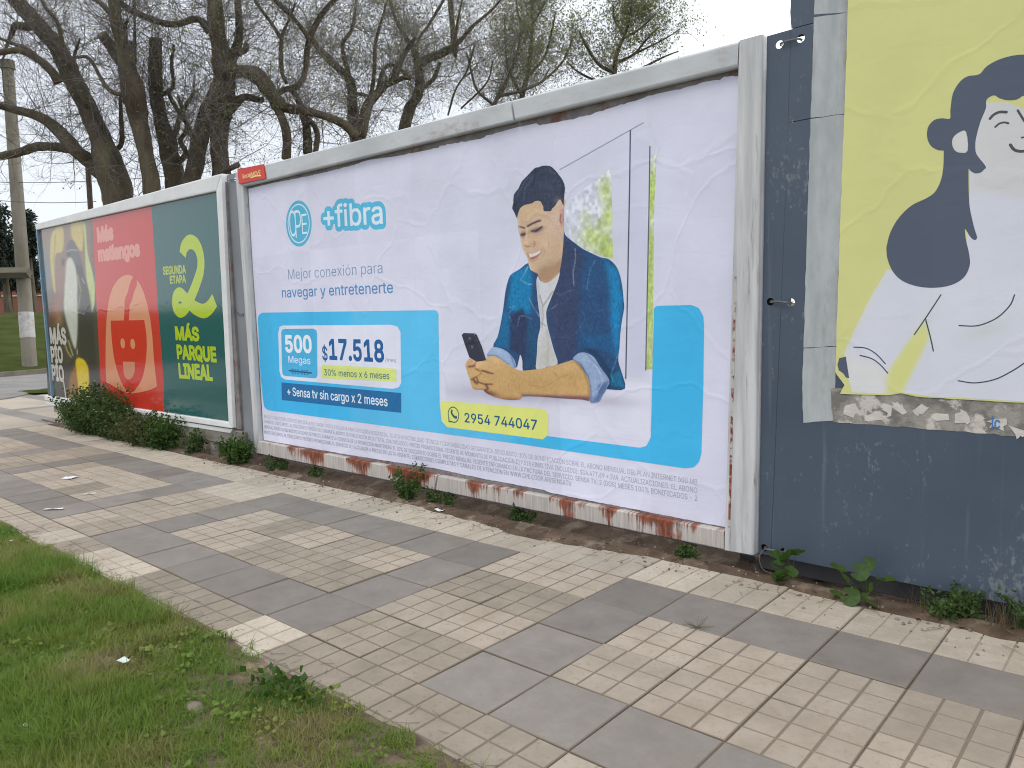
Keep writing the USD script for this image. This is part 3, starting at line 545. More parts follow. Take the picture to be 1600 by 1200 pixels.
    fib = pr.letters('+fibra', (506, 354.5), (598.5, 348.3), (506, 321.5), bold=True, weight=-0.01)
    pr.shape('brand_outline', fib.buffer(0.042), (84, 178, 212)); pr.shape('brand_text', fib, (213, 224, 238))
    pr.text('slogan_text', 'Mejor conexión para', (450.6, 436.3), (597.8, 426.3), (450.6, 421.0), (118, 140, 174), bold=False, weight=-0.014)
    pr.text('slogan_text', 'navegar y entretenerte', (441, 465.0), (614.5, 457.6), (441, 449.5), (84, 136, 184), bold=False, weight=0.012)
    small = (150, 152, 168)
    L = ['BASES Y CONDICIONES VIGENTES EN TODA LA PROVINCIA. OFERTA EXCLUSIVA PARA CATEGORÍA RESIDENCIAL, SUJETA A FACTIBILIDAD TÉCNICA Y DISPONIBILIDAD GEOGRÁFICA. DESCUENTO: 30% DE BONIFICACIÓN SOBRE EL ABONO MENSUAL DEL PLAN INTERNET 500 MB',
         'DURANTE 6 (SEIS) MESES. AL FINALIZAR EL PERÍODO SE COBRARÁ EL MONTO DE PUBLICACIÓN EN SU TOTAL (IVA INCLUIDO). PRECIO PROMOCIONAL VIGENTE AL MOMENTO DE PUBLICACIÓN $17.518 FINAL (IVA INCLUIDO): $14.477,69 + IVA. ACTUALIZACIONES: EL ABONO',
         'MENSUAL PODRÁ SUFRIR MODIFICACIONES DE PRECIO. DURANTE LA VIGENCIA DE LA PROMOCIÓN MANTENDRÁ EL 30% DE DESCUENTO SOBRE EL PRECIO MENSUAL VIGENTE INFORMADO EN LA FACTURA DEL SERVICIO. SENSA TV: 2 (DOS) MESES 100% BONIFICADOS - 2',
         'MESES SIN CARGO. AL FINALIZAR EL PERÍODO PROMOCIONAL EL SERVICIO SE FACTURARÁ A PRECIO DE LISTA VIGENTE. CONDICIONES COMPLETAS Y CANALES DE ATENCIÓN EN WWW.CPE.COOP.AR/SENSATV']
    for t, a, b, c in zip(L, [(413, 652.9), (413, 660.6), (413, 668.9), (413, 677.2)], [(1089.5, 757.4), (1089.5, 770.5), (1089.5, 782.7), (893, 759.2)], [(413, 647.9), (413, 655.6), (413, 663.9), (413, 672.2)]):
        pr.text('small_print', t, a, b, c, small, bold=False, weight=-0.006)
    # the man in the picture
    T4 = lambda p: (780 + p[0] / 5.457, 240 + p[1] / 5.457)
    T6 = lambda p: (760 + p[0] / 4.617, 360 + p[1] / 4.617)
    T5 = lambda p: (700 + p[0] / 5.517, 500 + p[1] / 5.517)
    ap = lambda T, pts, n=4: loop([T(p) for p in pts], n)
    jacket = [(540, 60), (556, -20), (562, 10), (580, 45), (640, 92), (690, 130), (760, 165), (830, 196), (880, 206), (930, 250), (960, 310), (980, 400), (990, 500), (994, 560), (978, 650), (966, 750), (960, 850), (952, 940), (975, 1020), (1000, 1140), (880, 1146), (700, 1120), (300, 1030), (264, 1010), (260, 940), (245, 896), (232, 940), (210, 990), (120, 905), (50, 842), (80, 770), (100, 690), (120, 580), (140, 430), (165, 340), (190, 310), (240, 280), (300, 236), (330, 260), (430, 300)]
    J1, J2 = (50, 68, 102), (26, 122, 172)
    pr.painted('jacket_picture', ap(T6, jacket, 3), 1.5, paint((42, 76, 118), [
        ('p', [(560, 20), (700, 180), (690, 420), (650, 700), (640, 900), (520, 960), (440, 640), (500, 330)], 18, (56, 66, 98), 0.9), ('p', [(180, 310), (310, 250), (330, 330), (320, 600), (250, 610), (150, 560)], 14, (20, 122, 172), 0.95),
        ('p', [(850, 215), (950, 280), (985, 500), (960, 800), (930, 900), (900, 700), (890, 400)], 22, (22, 130, 184), 0.95), ('b', (760, 330), 90, 140, 20, (40, 84, 130), 0.7), ('p', [(60, 840), (130, 560), (200, 640), (170, 850)], 16, (24, 108, 158), 0.8), ('p', [(170, 620), (260, 560), (300, 640), (330, 1000), (262, 1000), (240, 890), (170, 860)], 12, (44, 56, 88), 0.95), ('p', [(300, 640), (375, 690), (365, 1000), (270, 1000)], 8, (34, 78, 112), 0.8),
        ('p', [(690, 760), (900, 740), (940, 900), (820, 860), (700, 840)], 14, (32, 92, 140), 0.7), ('p', [(690, 850), (800, 860), (890, 1000), (930, 1000), (970, 1140), (860, 1140), (880, 1080), (800, 920)], 9, (30, 60, 92), 0.9), ('p', [(905, 1040), (965, 1010), (998, 1135), (900, 1120)], 8, (24, 120, 160), 0.7),
        ('s', [(640, 130), (645, 200), (626, 300), (632, 400)], 3.0, (170, 182, 196), 0.75), ('s', [(790, 215), (755, 270), (735, 350), (725, 430)], 2.6, (96, 150, 190), 0.7), ('s', [(565, 100), (600, 160), (680, 150)], 3, (38, 60, 92), 0.8), ('s', [(250, 355), (285, 290), (300, 262)], 3.0, (150, 196, 214), 0.8), ('s', [(250, 355), (290, 385), (325, 390)], 3.5, (140, 190, 210), 0.7), ('s', [(310, 490), (345, 560), (382, 620)], 2.5, (166, 182, 196), 0.7),
        ('s', [(165, 555), (210, 545), (160, 600), (180, 660)], 2.4, (130, 180, 205), 0.5), ('s', [(190, 690), (225, 690), (240, 620), (275, 615), (330, 640)], 2.4, (140, 160, 180), 0.6), ('s', [(500, 450), (540, 470), (590, 440), (630, 430)], 2.2, (120, 134, 156), 0.6), ('s', [(445, 580), (480, 560), (510, 535)], 2.2, (150, 160, 178), 0.6), ('s', [(700, 590), (712, 640), (670, 710)], 2.2, (110, 128, 160), 0.5), ('s', [(450, 770), (600, 770), (720, 700)], 2.5, (78, 88, 116), 0.5), ('s', [(780, 590), (880, 565), (975, 555)], 2.5, (62, 110, 152), 0.6), ('s', [(960, 860), (930, 960), (900, 1040), (915, 1090)], 3, (90, 170, 205), 0.7), ('s', [(700, 130), (800, 190), (880, 210)], 5, (40, 110, 160), 0.6)], T6, grain=0.22, gs=(0.9, 0.35)))
    shirt = [(372, 330), (390, 362), (430, 378), (470, 360), (500, 330), (528, 298), (522, 350), (492, 430), (455, 520), (440, 560), (432, 600), (440, 680), (465, 780), (490, 870), (514, 962), (440, 985), (362, 1005), (365, 900), (372, 780), (390, 700), (386, 620), (375, 540), (366, 440), (362, 370)]
    pr.painted('shirt_picture', ap(T6, shirt, 3), 1.6, paint((201, 202, 208), [('b', (430, 900), 90, 170, 0, (186, 184, 178), 0.9), ('s', [(372, 380), (385, 560), (400, 640)], 8, (176, 176, 182), 0.7), ('s', [(385, 470), (410, 545), (440, 500), (480, 440)], 4.0, (128, 122, 116), 0.85), ('s', [(405, 550), (412, 620), (400, 700)], 6, (150, 152, 152), 0.7), ('s', [(390, 660), (430, 690)], 4, (130, 134, 130), 0.7), ('s', [(440, 720), (450, 850), (440, 980)], 10, (172, 170, 164), 0.6)], T6, grain=0.05))
    cuff_l = [(335, 312), (360, 260), (390, 234), (440, 240), (500, 265), (550, 310), (580, 360), (588, 412), (540, 400), (470, 345), (420, 318)]
    pr.painted('cuff_picture', ap(T5, cuff_l, 3), 1.4, paint((150, 170, 202), [('s', [(350, 305), (420, 312), (520, 380)], 8, (96, 116, 152), 0.8), ('b', (430, 265), 60, 20, 20, (176, 192, 216), 0.6), ('s', [(545, 310), (582, 405)], 8, (86, 108, 150), 0.7)], T5, grain=0.1, gs=(0.6, 0.6)))
    arm = [(168, 350), (190, 334), (240, 337), (300, 350), (340, 322), (382, 308), (430, 320), (470, 350), (520, 385), (580, 420), (640, 436), (720, 430), (800, 420), (870, 405), (960, 380), (1040, 355), (1085, 345), (1130, 380), (1180, 450), (1215, 520), (1228, 600), (1228, 692), (1150, 684), (1000, 676), (880, 666), (760, 658), (650, 657), (620, 682), (560, 689), (480, 682), (400, 662), (330, 628), (300, 602), (230, 596), (206, 570), (185, 500), (165, 440), (152, 390)]
    dk = (92, 58, 52)
    pr.painted('arm_picture', ap(T5, arm, 3), 1.1, paint((196, 160, 108), [
        ('b', (1050, 400), 140, 40, -15, (208, 172, 118), 0.8), ('b', (700, 560), 260, 60, 0, (190, 152, 98), 0.6), ('p', [(640, 640), (1230, 660), (1230, 720), (640, 700)], 14, (112, 74, 84), 0.95), ('b', (560, 690), 140, 22, 4, (146, 98, 62), 0.9), ('b', (340, 630), 90, 26, 14, (110, 66, 56), 0.9), ('b', (395, 345), 60, 30, 25, (216, 184, 138), 0.8), ('b', (360, 400), 80, 34, 15, (206, 168, 122), 0.7), ('b', (205, 370), 40, 28, 0, (206, 160, 128), 0.8),
        ('s', [(182, 402), (215, 398), (240, 388)], 9, dk, 0.8), ('s', [(238, 370), (242, 425), (262, 425)], 6, (140, 92, 62), 0.8), ('s', [(300, 436), (345, 452), (388, 460)], 7, dk, 0.9), ('s', [(240, 420), (270, 440), (300, 440)], 5, (120, 78, 56), 0.8), ('s', [(205, 512), (240, 492), (285, 462)], 7, (104, 66, 50), 0.85), ('s', [(250, 500), (262, 535), (310, 552), (382, 553)], 6, (92, 56, 46), 0.9), ('s', [(225, 520), (250, 545)], 12, (70, 42, 40), 0.7), ('s', [(330, 560), (345, 590), (320, 610)], 10, (88, 52, 46), 0.8),
        ('b', (255, 470), 40, 16, 0, (208, 168, 116), 0.7), ('b', (330, 505), 50, 22, 5, (206, 166, 114), 0.7), ('b', (265, 575), 45, 16, 10, (206, 164, 116), 0.7), ('s', [(700, 560), (820, 580), (900, 540)], 5, (166, 126, 78), 0.5), ('s', [(900, 440), (960, 500), (1060, 460)], 6, (172, 132, 82), 0.5), ('b', (1090, 540), 60, 60, 0, (182, 142, 90), 0.5), ('s', [(1090, 350), (1170, 440), (1215, 560), (1222, 680)], 9, (150, 112, 74), 0.6)], T5, grain=0.08, gs=(0.8, 0.3)))
    cuff_r = [(1076, 338), (1110, 297), (1150, 280), (1200, 285), (1260, 320), (1310, 400), (1392, 515), (1372, 585), (1330, 655), (1302, 702), (1240, 714), (1225, 690), (1230, 600), (1212, 510), (1170, 425), (1120, 367)]
    pr.painted('cuff_picture', ap(T5, cuff_r, 3), 1.3, paint((146, 166, 200), [('s', [(1085, 345), (1150, 385), (1205, 480), (1232, 590), (1232, 700)], 9, (92, 110, 142), 0.8), ('p', [(1300, 560), (1390, 520), (1375, 585), (1300, 705), (1235, 712), (1290, 640)], 14, (70, 96, 140), 0.85), ('s', [(1150, 290), (1240, 340), (1300, 430), (1340, 530), (1290, 620)], 5, (186, 200, 220), 0.6), ('s', [(1200, 300), (1300, 400), (1385, 515)], 5, (104, 128, 168), 0.7), ('b', (1180, 340), 40, 30, 40, (166, 184, 212), 0.6)], T5, grain=0.12, gs=(0.6, 0.6)))
    phone = [(120, 130), (136, 112), (234, 115), (250, 127), (292, 225), (331, 347), (250, 360), (186, 322), (150, 222)]
    pr.painted('phone_picture', [T5(p) for p in phone], 1.2, paint((50, 52, 66), [('s', [(150, 125), (230, 130), (318, 340)], 5, (66, 70, 86), 0.7), ('b', (190, 158), 9, 9, 0, (150, 152, 162), 0.8), ('b', (215, 185), 10, 10, 0, (24, 24, 32), 0.9), ('b', (185, 195), 9, 9, 0, (28, 28, 36), 0.9), ('b', (210, 232), 10, 12, 0, (140, 144, 154), 0.7), ('b', (232, 124), 5, 4, 0, (200, 204, 214), 0.8)], T5))
    pr.painted('thumb_picture', ap(T5, [(238, 398), (246, 366), (290, 354), (345, 352), (400, 380), (430, 430), (388, 458), (330, 440), (280, 424), (246, 424)], 3), 1.0, paint((202, 166, 118), [('s', [(246, 424), (300, 434), (388, 460)], 7, (126, 82, 58), 0.7), ('b', (300, 372), 60, 16, 8, (220, 186, 140), 0.8), ('b', (258, 395), 14, 16, 0, (220, 182, 148), 0.8)], T5, grain=0.05))
    face = [(150, 500), (163, 600), (166, 650), (178, 700), (185, 740), (195, 790), (215, 840), (240, 885), (250, 930), (265, 985), (300, 1010), (328, 1024), (343, 1060), (370, 1094), (402, 1102), (440, 1084), (480, 1052), (514, 1010), (527, 950), (541, 850), (549, 760), (553, 640), (552, 560), (550, 470), (548, 380), (300, 350), (180, 440)]
    br = (58, 46, 56)
    pr.painted('face_picture', ap(T4, face, 3), 0.9, paint((199, 171, 143), [
        ('b', (420, 620), 110, 90, 10, (208, 180, 158), 0.8), ('b', (270, 500), 90, 50, -12, (208, 178, 142), 0.8), ('b', (500, 560), 50, 170, 0, (206, 178, 164), 0.8), ('p', [(330, 1022), (400, 975), (530, 900), (530, 1000), (410, 1110), (345, 1080)], 16, (164, 128, 100), 0.8), ('b', (380, 985), 60, 30, -20, (156, 134, 104), 0.7), ('b', (440, 930), 60, 30, -30, (178, 152, 116), 0.7), ('b', (470, 800), 40, 110, 5, (196, 166, 130), 0.6),
        ('b', (200, 690), 34, 20, -20, (96, 78, 82), 0.9), ('b', (322, 652), 54, 20, -18, (98, 78, 84), 0.92), ('s', [(178, 692), (205, 694), (228, 682)], 6, (44, 38, 50), 0.9), ('s', [(278, 660), (315, 662), (365, 625)], 7, (48, 40, 54), 0.9), ('b', (330, 690), 50, 14, -12, (184, 152, 128), 0.6),
        ('s', [(162, 620), (188, 626), (216, 634)], 6.5, br, 0.9), ('s', [(246, 618), (285, 596), (322, 580), (350, 572)], 8.5, br, 0.92), ('b', (268, 740), 32, 60, 6, (206, 174, 140), 0.7), ('s', [(238, 640), (232, 720), (222, 770)], 8, (222, 192, 160), 0.7), ('b', (290, 772), 26, 20, 0, (188, 152, 118), 0.7), ('s', [(222, 780), (238, 796), (262, 790)], 5, (132, 92, 76), 0.75), ('s', [(300, 745), (308, 775), (292, 795)], 5, (156, 116, 92), 0.7), ('b', (232, 755), 16, 18, 0, (220, 188, 158), 0.7),
        ('p', [(243, 846), (270, 852), (305, 846), (345, 822), (372, 816), (356, 850), (325, 882), (290, 904), (262, 896), (248, 872)], 5, (138, 88, 80), 0.85), ('p', [(248, 850), (275, 853), (306, 846), (346, 824), (366, 820), (348, 850), (308, 874), (264, 888)], 3.5, (224, 214, 208), 0.95), ('s', [(275, 862), (276, 880)], 1.2, (170, 150, 150), 0.5), ('s', [(300, 858), (302, 874)], 1.2, (170, 150, 150), 0.5), ('s', [(258, 905), (290, 918), (330, 895)], 7, (178, 126, 110), 0.6),
        ('s', [(420, 750), (426, 775), (418, 800)], 4, (164, 130, 100), 0.6), ('s', [(372, 790), (392, 830), (380, 870)], 6, (172, 138, 108), 0.6), ('b', (395, 770), 36, 40, 0, (214, 184, 156), 0.7), ('s', [(300, 940), (350, 930), (420, 900), (450, 930)], 5, (178, 160, 124), 0.5), ('s', [(170, 560), (178, 680), (200, 800), (250, 930), (275, 990)], 9, (216, 194, 176), 0.5),
        ('b', (535, 545), 16, 52, -8, (196, 138, 132), 0.85), ('s', [(520, 490), (546, 480), (548, 560), (530, 625)], 6, (176, 120, 114), 0.6), ('s', [(528, 520), (520, 570), (528, 590)], 6, (126, 76, 74), 0.75), ('b', (500, 440), 36, 30, 0, (196, 174, 160), 0.6)], T4, grain=0.06, gs=(0.7, 0.7)))
    hair = [(152, 548), (130, 500), (112, 465), (122, 420), (127, 350), (165, 300), (193, 240), (250, 180), (305, 124), (340, 116), (372, 104), (432, 106), (470, 133), (510, 180), (545, 232), (562, 290), (556, 345), (551, 440), (540, 425), (524, 392), (505, 402), (480, 442), (452, 470), (440, 490), (382, 488), (378, 455), (366, 430), (350, 405), (310, 404), (280, 424), (230, 434), (196, 450), (175, 477), (160, 520)]
    pr.painted('hair_picture', ap(T4, hair, 2), 1.0, paint((52, 60, 80), [('s', [(210, 400), (215, 300), (300, 190)], 8, (74, 84, 104), 0.7), ('s', [(270, 290), (300, 230), (310, 140)], 5, (30, 34, 48), 0.8), ('s', [(150, 380), (190, 290), (250, 200)], 6, (82, 92, 112), 0.6), ('b', (430, 300), 90, 90, 0, (62, 72, 94), 0.7), ('s', [(420, 110), (440, 160), (480, 170)], 4, (100, 108, 124), 0.6), ('s', [(535, 240), (550, 330)], 5, (36, 40, 54), 0.8), ('b', (500, 400), 26, 30, 0, (112, 104, 112), 0.7), ('b', (140, 450), 16, 50, 0, (40, 46, 62), 0.8)], T4, grain=0.3, gs=(0.9, 0.5)))
    # red maker's plate
    pl = stage.DefinePrim(str(bb.GetPath()) + '/maker_plate', 'Xform')
    q = [(371.5, 264.5), (412.5, 256.5), (415.5, 279), (374, 287.5)]
    pv = wallv(q, -0.055)[:, [0, 2]]; pm = trimesh.creation.extrude_polygon(Polygon(pv), 0.006, engine='earcut')
    obj('plate', (np.column_stack([pm.vertices[:, 0], -0.061 + pm.vertices[:, 2], pm.vertices[:, 1]]), pm.faces[:, ::-1]), M['red_plate'], pl)
    pp = Printed(pl, -0.0625, M['print_gloss'])
    pp.text('lettering', 'SocialMOVE', (379, 279), (407, 272.2), (379, 272.8), (236, 200, 120), bold=True)
    pp.stroke('flourish', [(392, 277.6), (400, 275), (407.5, 274.4)], 0.012, (236, 200, 120))

# ------------------------------------------------------------------ the board beyond it
LOC2 = wall((370, 668)) * [1, 0, 0]
lb = thing('billboard', 'farther billboard with a bird picture, a red panel and a green panel side by side', 'billboard', LOC2)
with local(LOC2):
    XL, XR = wall((62, 352))[0] - 0.06, wall((352, 281))[0]
    obj('back_plate', box([XL + 0.01, 0.004, 0.33], [XR - 0.01, 0.07, 3.0]), M['back_plate'], lb)
    obj('top_bar', bar([(58.5, 350), (350, 271.5), (342, 299), (60.5, 359.5)], 0.075, -0.035, 0.012), M['white_trim'], lb, smooth=40)
    obj('right_bar', bar([(350.5, 272), (368.5, 668), (361.5, 657.5), (342.5, 299)], 0.075, -0.034, 0.01), M['white_trim'], lb, smooth=40)
    obj('bottom_bar', bar([(73, 617.5), (361, 659), (367.5, 669), (74, 625)], 0.075, -0.036, 0.01), M['white_trim'], lb, smooth=40)
    obj('bottom_bar', bar([(74, 626), (366, 670.5), (362, 676.5), (74.5, 632)], 0.075, -0.022, 0.008), M['white_trim'], lb, smooth=40)
    obj('left_edge', box([XL - 0.035, -0.03, 0.30], [XL + 0.008, 0.075, 3.03]), mat('blue_edge', (0.12, 0.22, 0.30), (0.17, 0.28, 0.36), scale=3, rough=0.4), lb)
    for k, (sx) in enumerate((90, 200, 330)):
        P = wall((sx, 640)); obj('post', box([P[0] - 0.06, 0.09, -0.3], [P[0] + 0.06, 0.19, 2.9]), M['steel_post'], lb)
    bq = wallv([(75, 640), (384, 681), (384, 703), (76, 650)], -0.01); 
    obj('ground_beam', rbox([XL, -0.015, 0.135], [wall((384, 690))[0], 0.11, 0.315], 0.012), M['beam'], lb)
    for sx in (331, 305, 235, 140):
        P = wall((sx, 690)); obj('stub', rbox([P[0] - 0.05, 0.0, -0.2], [P[0] + 0.05, 0.10, 0.134], 0.008), M['beam'], lb)
    pst = stage.DefinePrim(str(lb.GetPath()) + '/poster', 'Xform')
    pr = Printed(pst, 0.002, M['print_gloss'], k=0.82)
    TA = lambda p: (60 + p[0] / 8, 330 + p[1] / 8)
    TB = lambda p: (60 + p[0] / 7.06, 470 + p[1] / 7.06)
    def T5b(p): return (p[0] / 4, 300 + p[1] / 4)
    pan = [(61.5, 359.5), (144.5, 341), (150, 460), (158, 610), (159, 632), (75, 620), (68, 480)]
    yel, cream = (206, 186, 96), (196, 206, 132)
    AA, BB = (lambda pts: loop([TA(p) for p in pts], 4) if len(pts) > 5 else [TA(p) for p in pts]), (lambda pts: loop([TB(p) for p in pts], 4) if len(pts) > 5 else [TB(p) for p in pts])
    ops = [('p', [(60, 350), (145, 335), (150, 452), (64, 455)], 8, (140, 114, 96), 0.95), ('b', (70, 430), 9, 40, 0, (92, 116, 124), 0.9), ('b', (88, 480), 10, 26, 8, (136, 60, 38), 0.9), ('b', (92, 500), 7, 30, 0, (158, 126, 84), 0.7), ('b', (96, 440), 10, 34, 0, (142, 104, 88), 0.8),
           ('p', AA([(150, 370), (190, 240), (290, 190), (320, 300), (300, 500), (215, 540), (200, 760), (215, 1010), (185, 950), (148, 640)]), 1.2, yel, 0.95), ('s', AA([(215, 290), (205, 480), (180, 640)]), 0.9, (150, 132, 70), 0.7), ('p', AA([(415, 150), (545, 130), (555, 440), (530, 500), (480, 430), (420, 330)]), 1.2, yel, 0.95), ('b', TA((480, 260)), 9, 16, 0, (206, 184, 98), 0.6),
           ('p', AA([(555, 150), (590, 200), (612, 500), (660, 700), (702, 900), (703, 1150), (660, 1260), (620, 1000), (590, 700), (575, 350)]), 0.8, cream, 0.97),
           ('p', loop([(113, 377), (120, 389), (127, 410), (133, 435), (140, 462), (146, 510), (150, 560), (158, 632), (124, 632), (123, 560), (122, 500), (121, 450), (117, 415), (110, 400)], 4), 1.6, (50, 46, 43), 0.96),
           ('p', loop([(103.5, 390), (107, 378), (112, 374.5), (117, 381), (123, 396), (127, 412), (121, 416), (113, 404), (106, 402)], 4), 1.2, (84, 84, 88), 0.95),
           ('p', loop([(103, 413), (107, 403), (113, 404.5), (118, 418), (121, 440), (121, 470), (121.5, 500), (120.5, 528), (118, 545), (113, 536), (108, 518), (102.5, 498), (99.5, 480), (100.5, 455), (102, 432)], 4), 1.4, (208, 211, 196), 0.97),
           ('b', TA((376, 540)), 2.4, 3.2, 0, (34, 34, 40), 0.95), ('b', TA((310, 635)), 2.4, 5.5, 0, (40, 42, 52), 0.95), ('s', AA([(360, 500), (420, 480), (480, 490)]), 1.0, (186, 188, 180), 0.8), ('s', AA([(500, 700), (520, 780)]), 2.0, (50, 52, 66), 0.8), ('s', AA([(545, 840), (575, 900)]), 0.9, (206, 206, 176), 0.8), ('s', AA([(490, 800), (530, 1000), (500, 1200)]), 1.6, (150, 158, 100), 0.7),
           ('p', AA([(530, 1010), (620, 1010), (640, 1230), (530, 1250)]), 1.5, (52, 46, 40), 0.9), ('p', [(62, 520), (96, 510), (104, 632), (76, 632)], 4, (58, 54, 48), 0.9), ('s', BB([(290, 470), (320, 560), (360, 620)]), 1.4, (184, 168, 116), 0.8), ('s', BB([(330, 440), (380, 600)]), 1.4, (186, 174, 122), 0.8), ('s', BB([(428, 540), (428, 590)]), 0.8, (206, 196, 160), 0.9),
           ('p', BB([(330, 1160), (345, 860), (400, 720), (430, 620), (470, 680), (450, 1160)]), 1.5, (150, 104, 48), 0.95), ('p', BB([(420, 780), (415, 650), (480, 636), (530, 690), (557, 800), (557, 1160), (470, 1160), (440, 950)]), 1.0, (228, 200, 44), 0.97), ('s', BB([(340, 710), (380, 650), (400, 640)]), 1.6, (44, 44, 52), 0.8), ('b', TB((165, 960)), 3, 8, 0, (128, 140, 54), 0.7)]
    pr.painted('bird_picture', pan, 1.1, paint((66, 60, 52), ops, grain=0.07, gs=(0.8, 0.25)))
    pr.flat('red_panel', [(144.5, 341), (236.5, 321), (247, 480), (256, 600), (256.5, 643), (159, 632), (158, 610), (150, 460)], (204, 58, 46))
    pr.flat('green_panel', [(236.5, 321), (342.5, 298), (352, 480), (359.5, 610), (361.5, 658.5), (256.5, 643), (256, 600), (247, 480)], (34, 90, 88))
    wh = (206, 200, 190)
    for t, a, b, c in (('MÁS', (79, 536.5), (104.5, 538), (79, 512)), ('PÍO', (80.5, 566), (99, 567), (80.5, 541.5)), ('PÍO', (82, 594), (101, 596.5), (82, 570))):
        pr.text('bird_lettering', t, a, b, c, wh, weight=0.05)
    pr.stroke('plug_mark', [(99, 594), (101, 606), (103, 621)], 0.05, (196, 190, 180), smooth=False)
    pk = (228, 152, 136)
    pr.text('red_lettering', 'Más', (152.5, 379.5), (178, 374), (152.5, 355.5), pk, weight=0.085)
    pr.text('red_lettering', 'matiangos', (154, 409), (219.5, 400), (154, 386), pk, weight=0.085)
    peach, red = (226, 152, 112), (208, 52, 38)
    pr.flat('arch', loop([(166, 594), (165, 560), (166.5, 500), (172, 462), (182, 440), (197, 429.5), (211, 434.5), (223, 453), (232.5, 486), (238, 525), (240.5, 560), (244.8, 600), (244.5, 604), (230, 610.5), (203, 614.5), (185, 607.5), (167, 597)], 4), peach)
    pr.flat('cup', np.vstack([[(173, 501), (225.5, 500)], spline([(225.5, 500), (229.3, 530), (228.3, 560), (222.5, 590), (212, 608), (203, 613.5), (195, 607), (186, 588), (178.5, 560), (174.5, 528), (173, 501)], 4)[1:-1]]), red)
    pr.stroke('straw', [(197.5, 501), (198.5, 482), (199, 472), (203, 462), (206, 450), (210, 441)], 0.15, red)
    for e in ((191.7, 536.5), (207.3, 537.5)): 
        c = wall(e, 0); pr.shape('eye', shapely.affinity.scale(Point(c[0], c[2]).buffer(1, 16), 0.075, 0.068), peach)
    pr.flat('mouth', np.vstack([[(192.3, 565), (210.8, 565.5)], spline([(210.8, 565.5), (210.5, 580), (206, 590.5), (200.5, 593), (195, 588), (192.8, 577), (192.3, 565)], 4)[1:-1]]), (214, 140, 108))
    lime2 = (184, 208, 40)
    pr.stroke('figure_two', [T5b(p) for p in [(1142, 392), (1152, 345), (1185, 312), (1225, 330), (1252, 395), (1254, 480), (1232, 560), (1196, 650), (1158, 722), (1122, 742), (1098, 712), (1100, 660), (1128, 640), (1172, 682), (1222, 726), (1272, 744), (1310, 722), (1342, 676)]], 0.165, lime2, cap=2)
    for t, a, b, c in (('SEGUNDA', (255, 429.5), (291, 427), (255, 416.8)), ('ETAPA', (266, 443.5), (291, 441.5), (266, 431.3))): pr.text('green_lettering', t, a, b, c, (178, 196, 66), weight=0.045)
    for t, a, b, c in (('MÁS', (274.5, 531), (312, 533), (274.5, 510)), ('PARQUE', (277, 560.5), (339, 566), (277, 538.5)), ('LINEAL', (280, 590.5), (333, 595), (280, 567.5))): pr.text('green_lettering', t, a, b, c, lime2, weight=0.055)

# ------------------------------------------------------------------ sheets that close the gaps, and the wire that ties them
fl = [(352, 272), (372, 265.5), (388, 500), (403, 703), (385, 712), (369, 668)]
gp = obj('gap_sheet', sheet_plate([(349.5, 275.5), (371.8, 269), (386, 480), (399, 690), (400, 712), (386, 710), (372, 690)], 0.03, 0.004, [(357.2, 281.8), (367.2, 280.0), (372, 490), (380, 492)], 0.02), M['side_steel'], label='narrow weathered grey metal sheet between the two billboards', cat='metal sheet')
gs = obj('gap_sheet', sheet_plate([(1198.5, 56.6), (1235.5, 46.2), (1231, 192), (1219, 500), (1204, 868), (1185, 864.3)], -0.012, 0.006, [(1217.8, 69.5), (1203.5, 471.5), (1194, 856)], 0.022), M['blue_steel'], label='narrow blue-grey metal sheet closing the gap right of the billboard with the man', cat='metal sheet')
pb = obj('gap_post', box([-0.30, 0.115, -0.3], [-0.155, 0.20, 2.86]), M['steel_post'], label='dark steel post behind the gap right of the middle billboard', cat='post')
def tie(a, b, Y, label, tail=None):
    t = thing('wire_tie', label, 'wire tie', group='wire ties that hold the sheets together')
    A, B = wall(a, Y), wall(b, Y); mid = (A + B) / 2 + [0, -0.012, 0.004]
    obj('loop', tube(spline([A + [0, 0.03, 0.004], A + [0.004, -0.008, 0], mid, B + [-0.004, -0.008, 0], B + [0, 0.03, 0.003]], 6), 0.0032, 6), M['wire'], t, smooth=True)
    obj('loop', tube(spline([A + [0, 0.03, -0.006], A + [0.004, -0.009, -0.006], mid + [0, -0.003, -0.004], B + [-0.004, -0.009, -0.004], B + [0, 0.03, -0.006]], 6), 0.0030, 6), M['wire'], t, smooth=True)
    if tail is not None: obj('loose_end', tube(spline([wall(a, Y) + [0, 0.01, 0]] + [wall(p, Y) + [0, -0.03 - 0.01 * i, 0] for i, p in enumerate(tail)], 6), 0.0022, 5), M['wire'], t, smooth=True)
tie((1219, 68.5), (1250, 60.5), -0.014, 'wire tie through two holes at the top of the blue-grey sheets')
tie((1204, 471), (1236, 472.5), -0.014, 'wire tie through two holes half way up the blue-grey sheets')
tie((1194.5, 856), (1224, 862), -0.014, 'wire tie with a loose end at the foot of the blue-grey sheets', [(1190, 868), (1196, 886), (1212, 893)])
tie((357.5, 281.8), (367, 280), 0.028, 'small wire tie at the top of the sheet between the billboards')
tie((372, 490), (380, 492), 0.028, 'small wire tie half way up the sheet between the billboards')

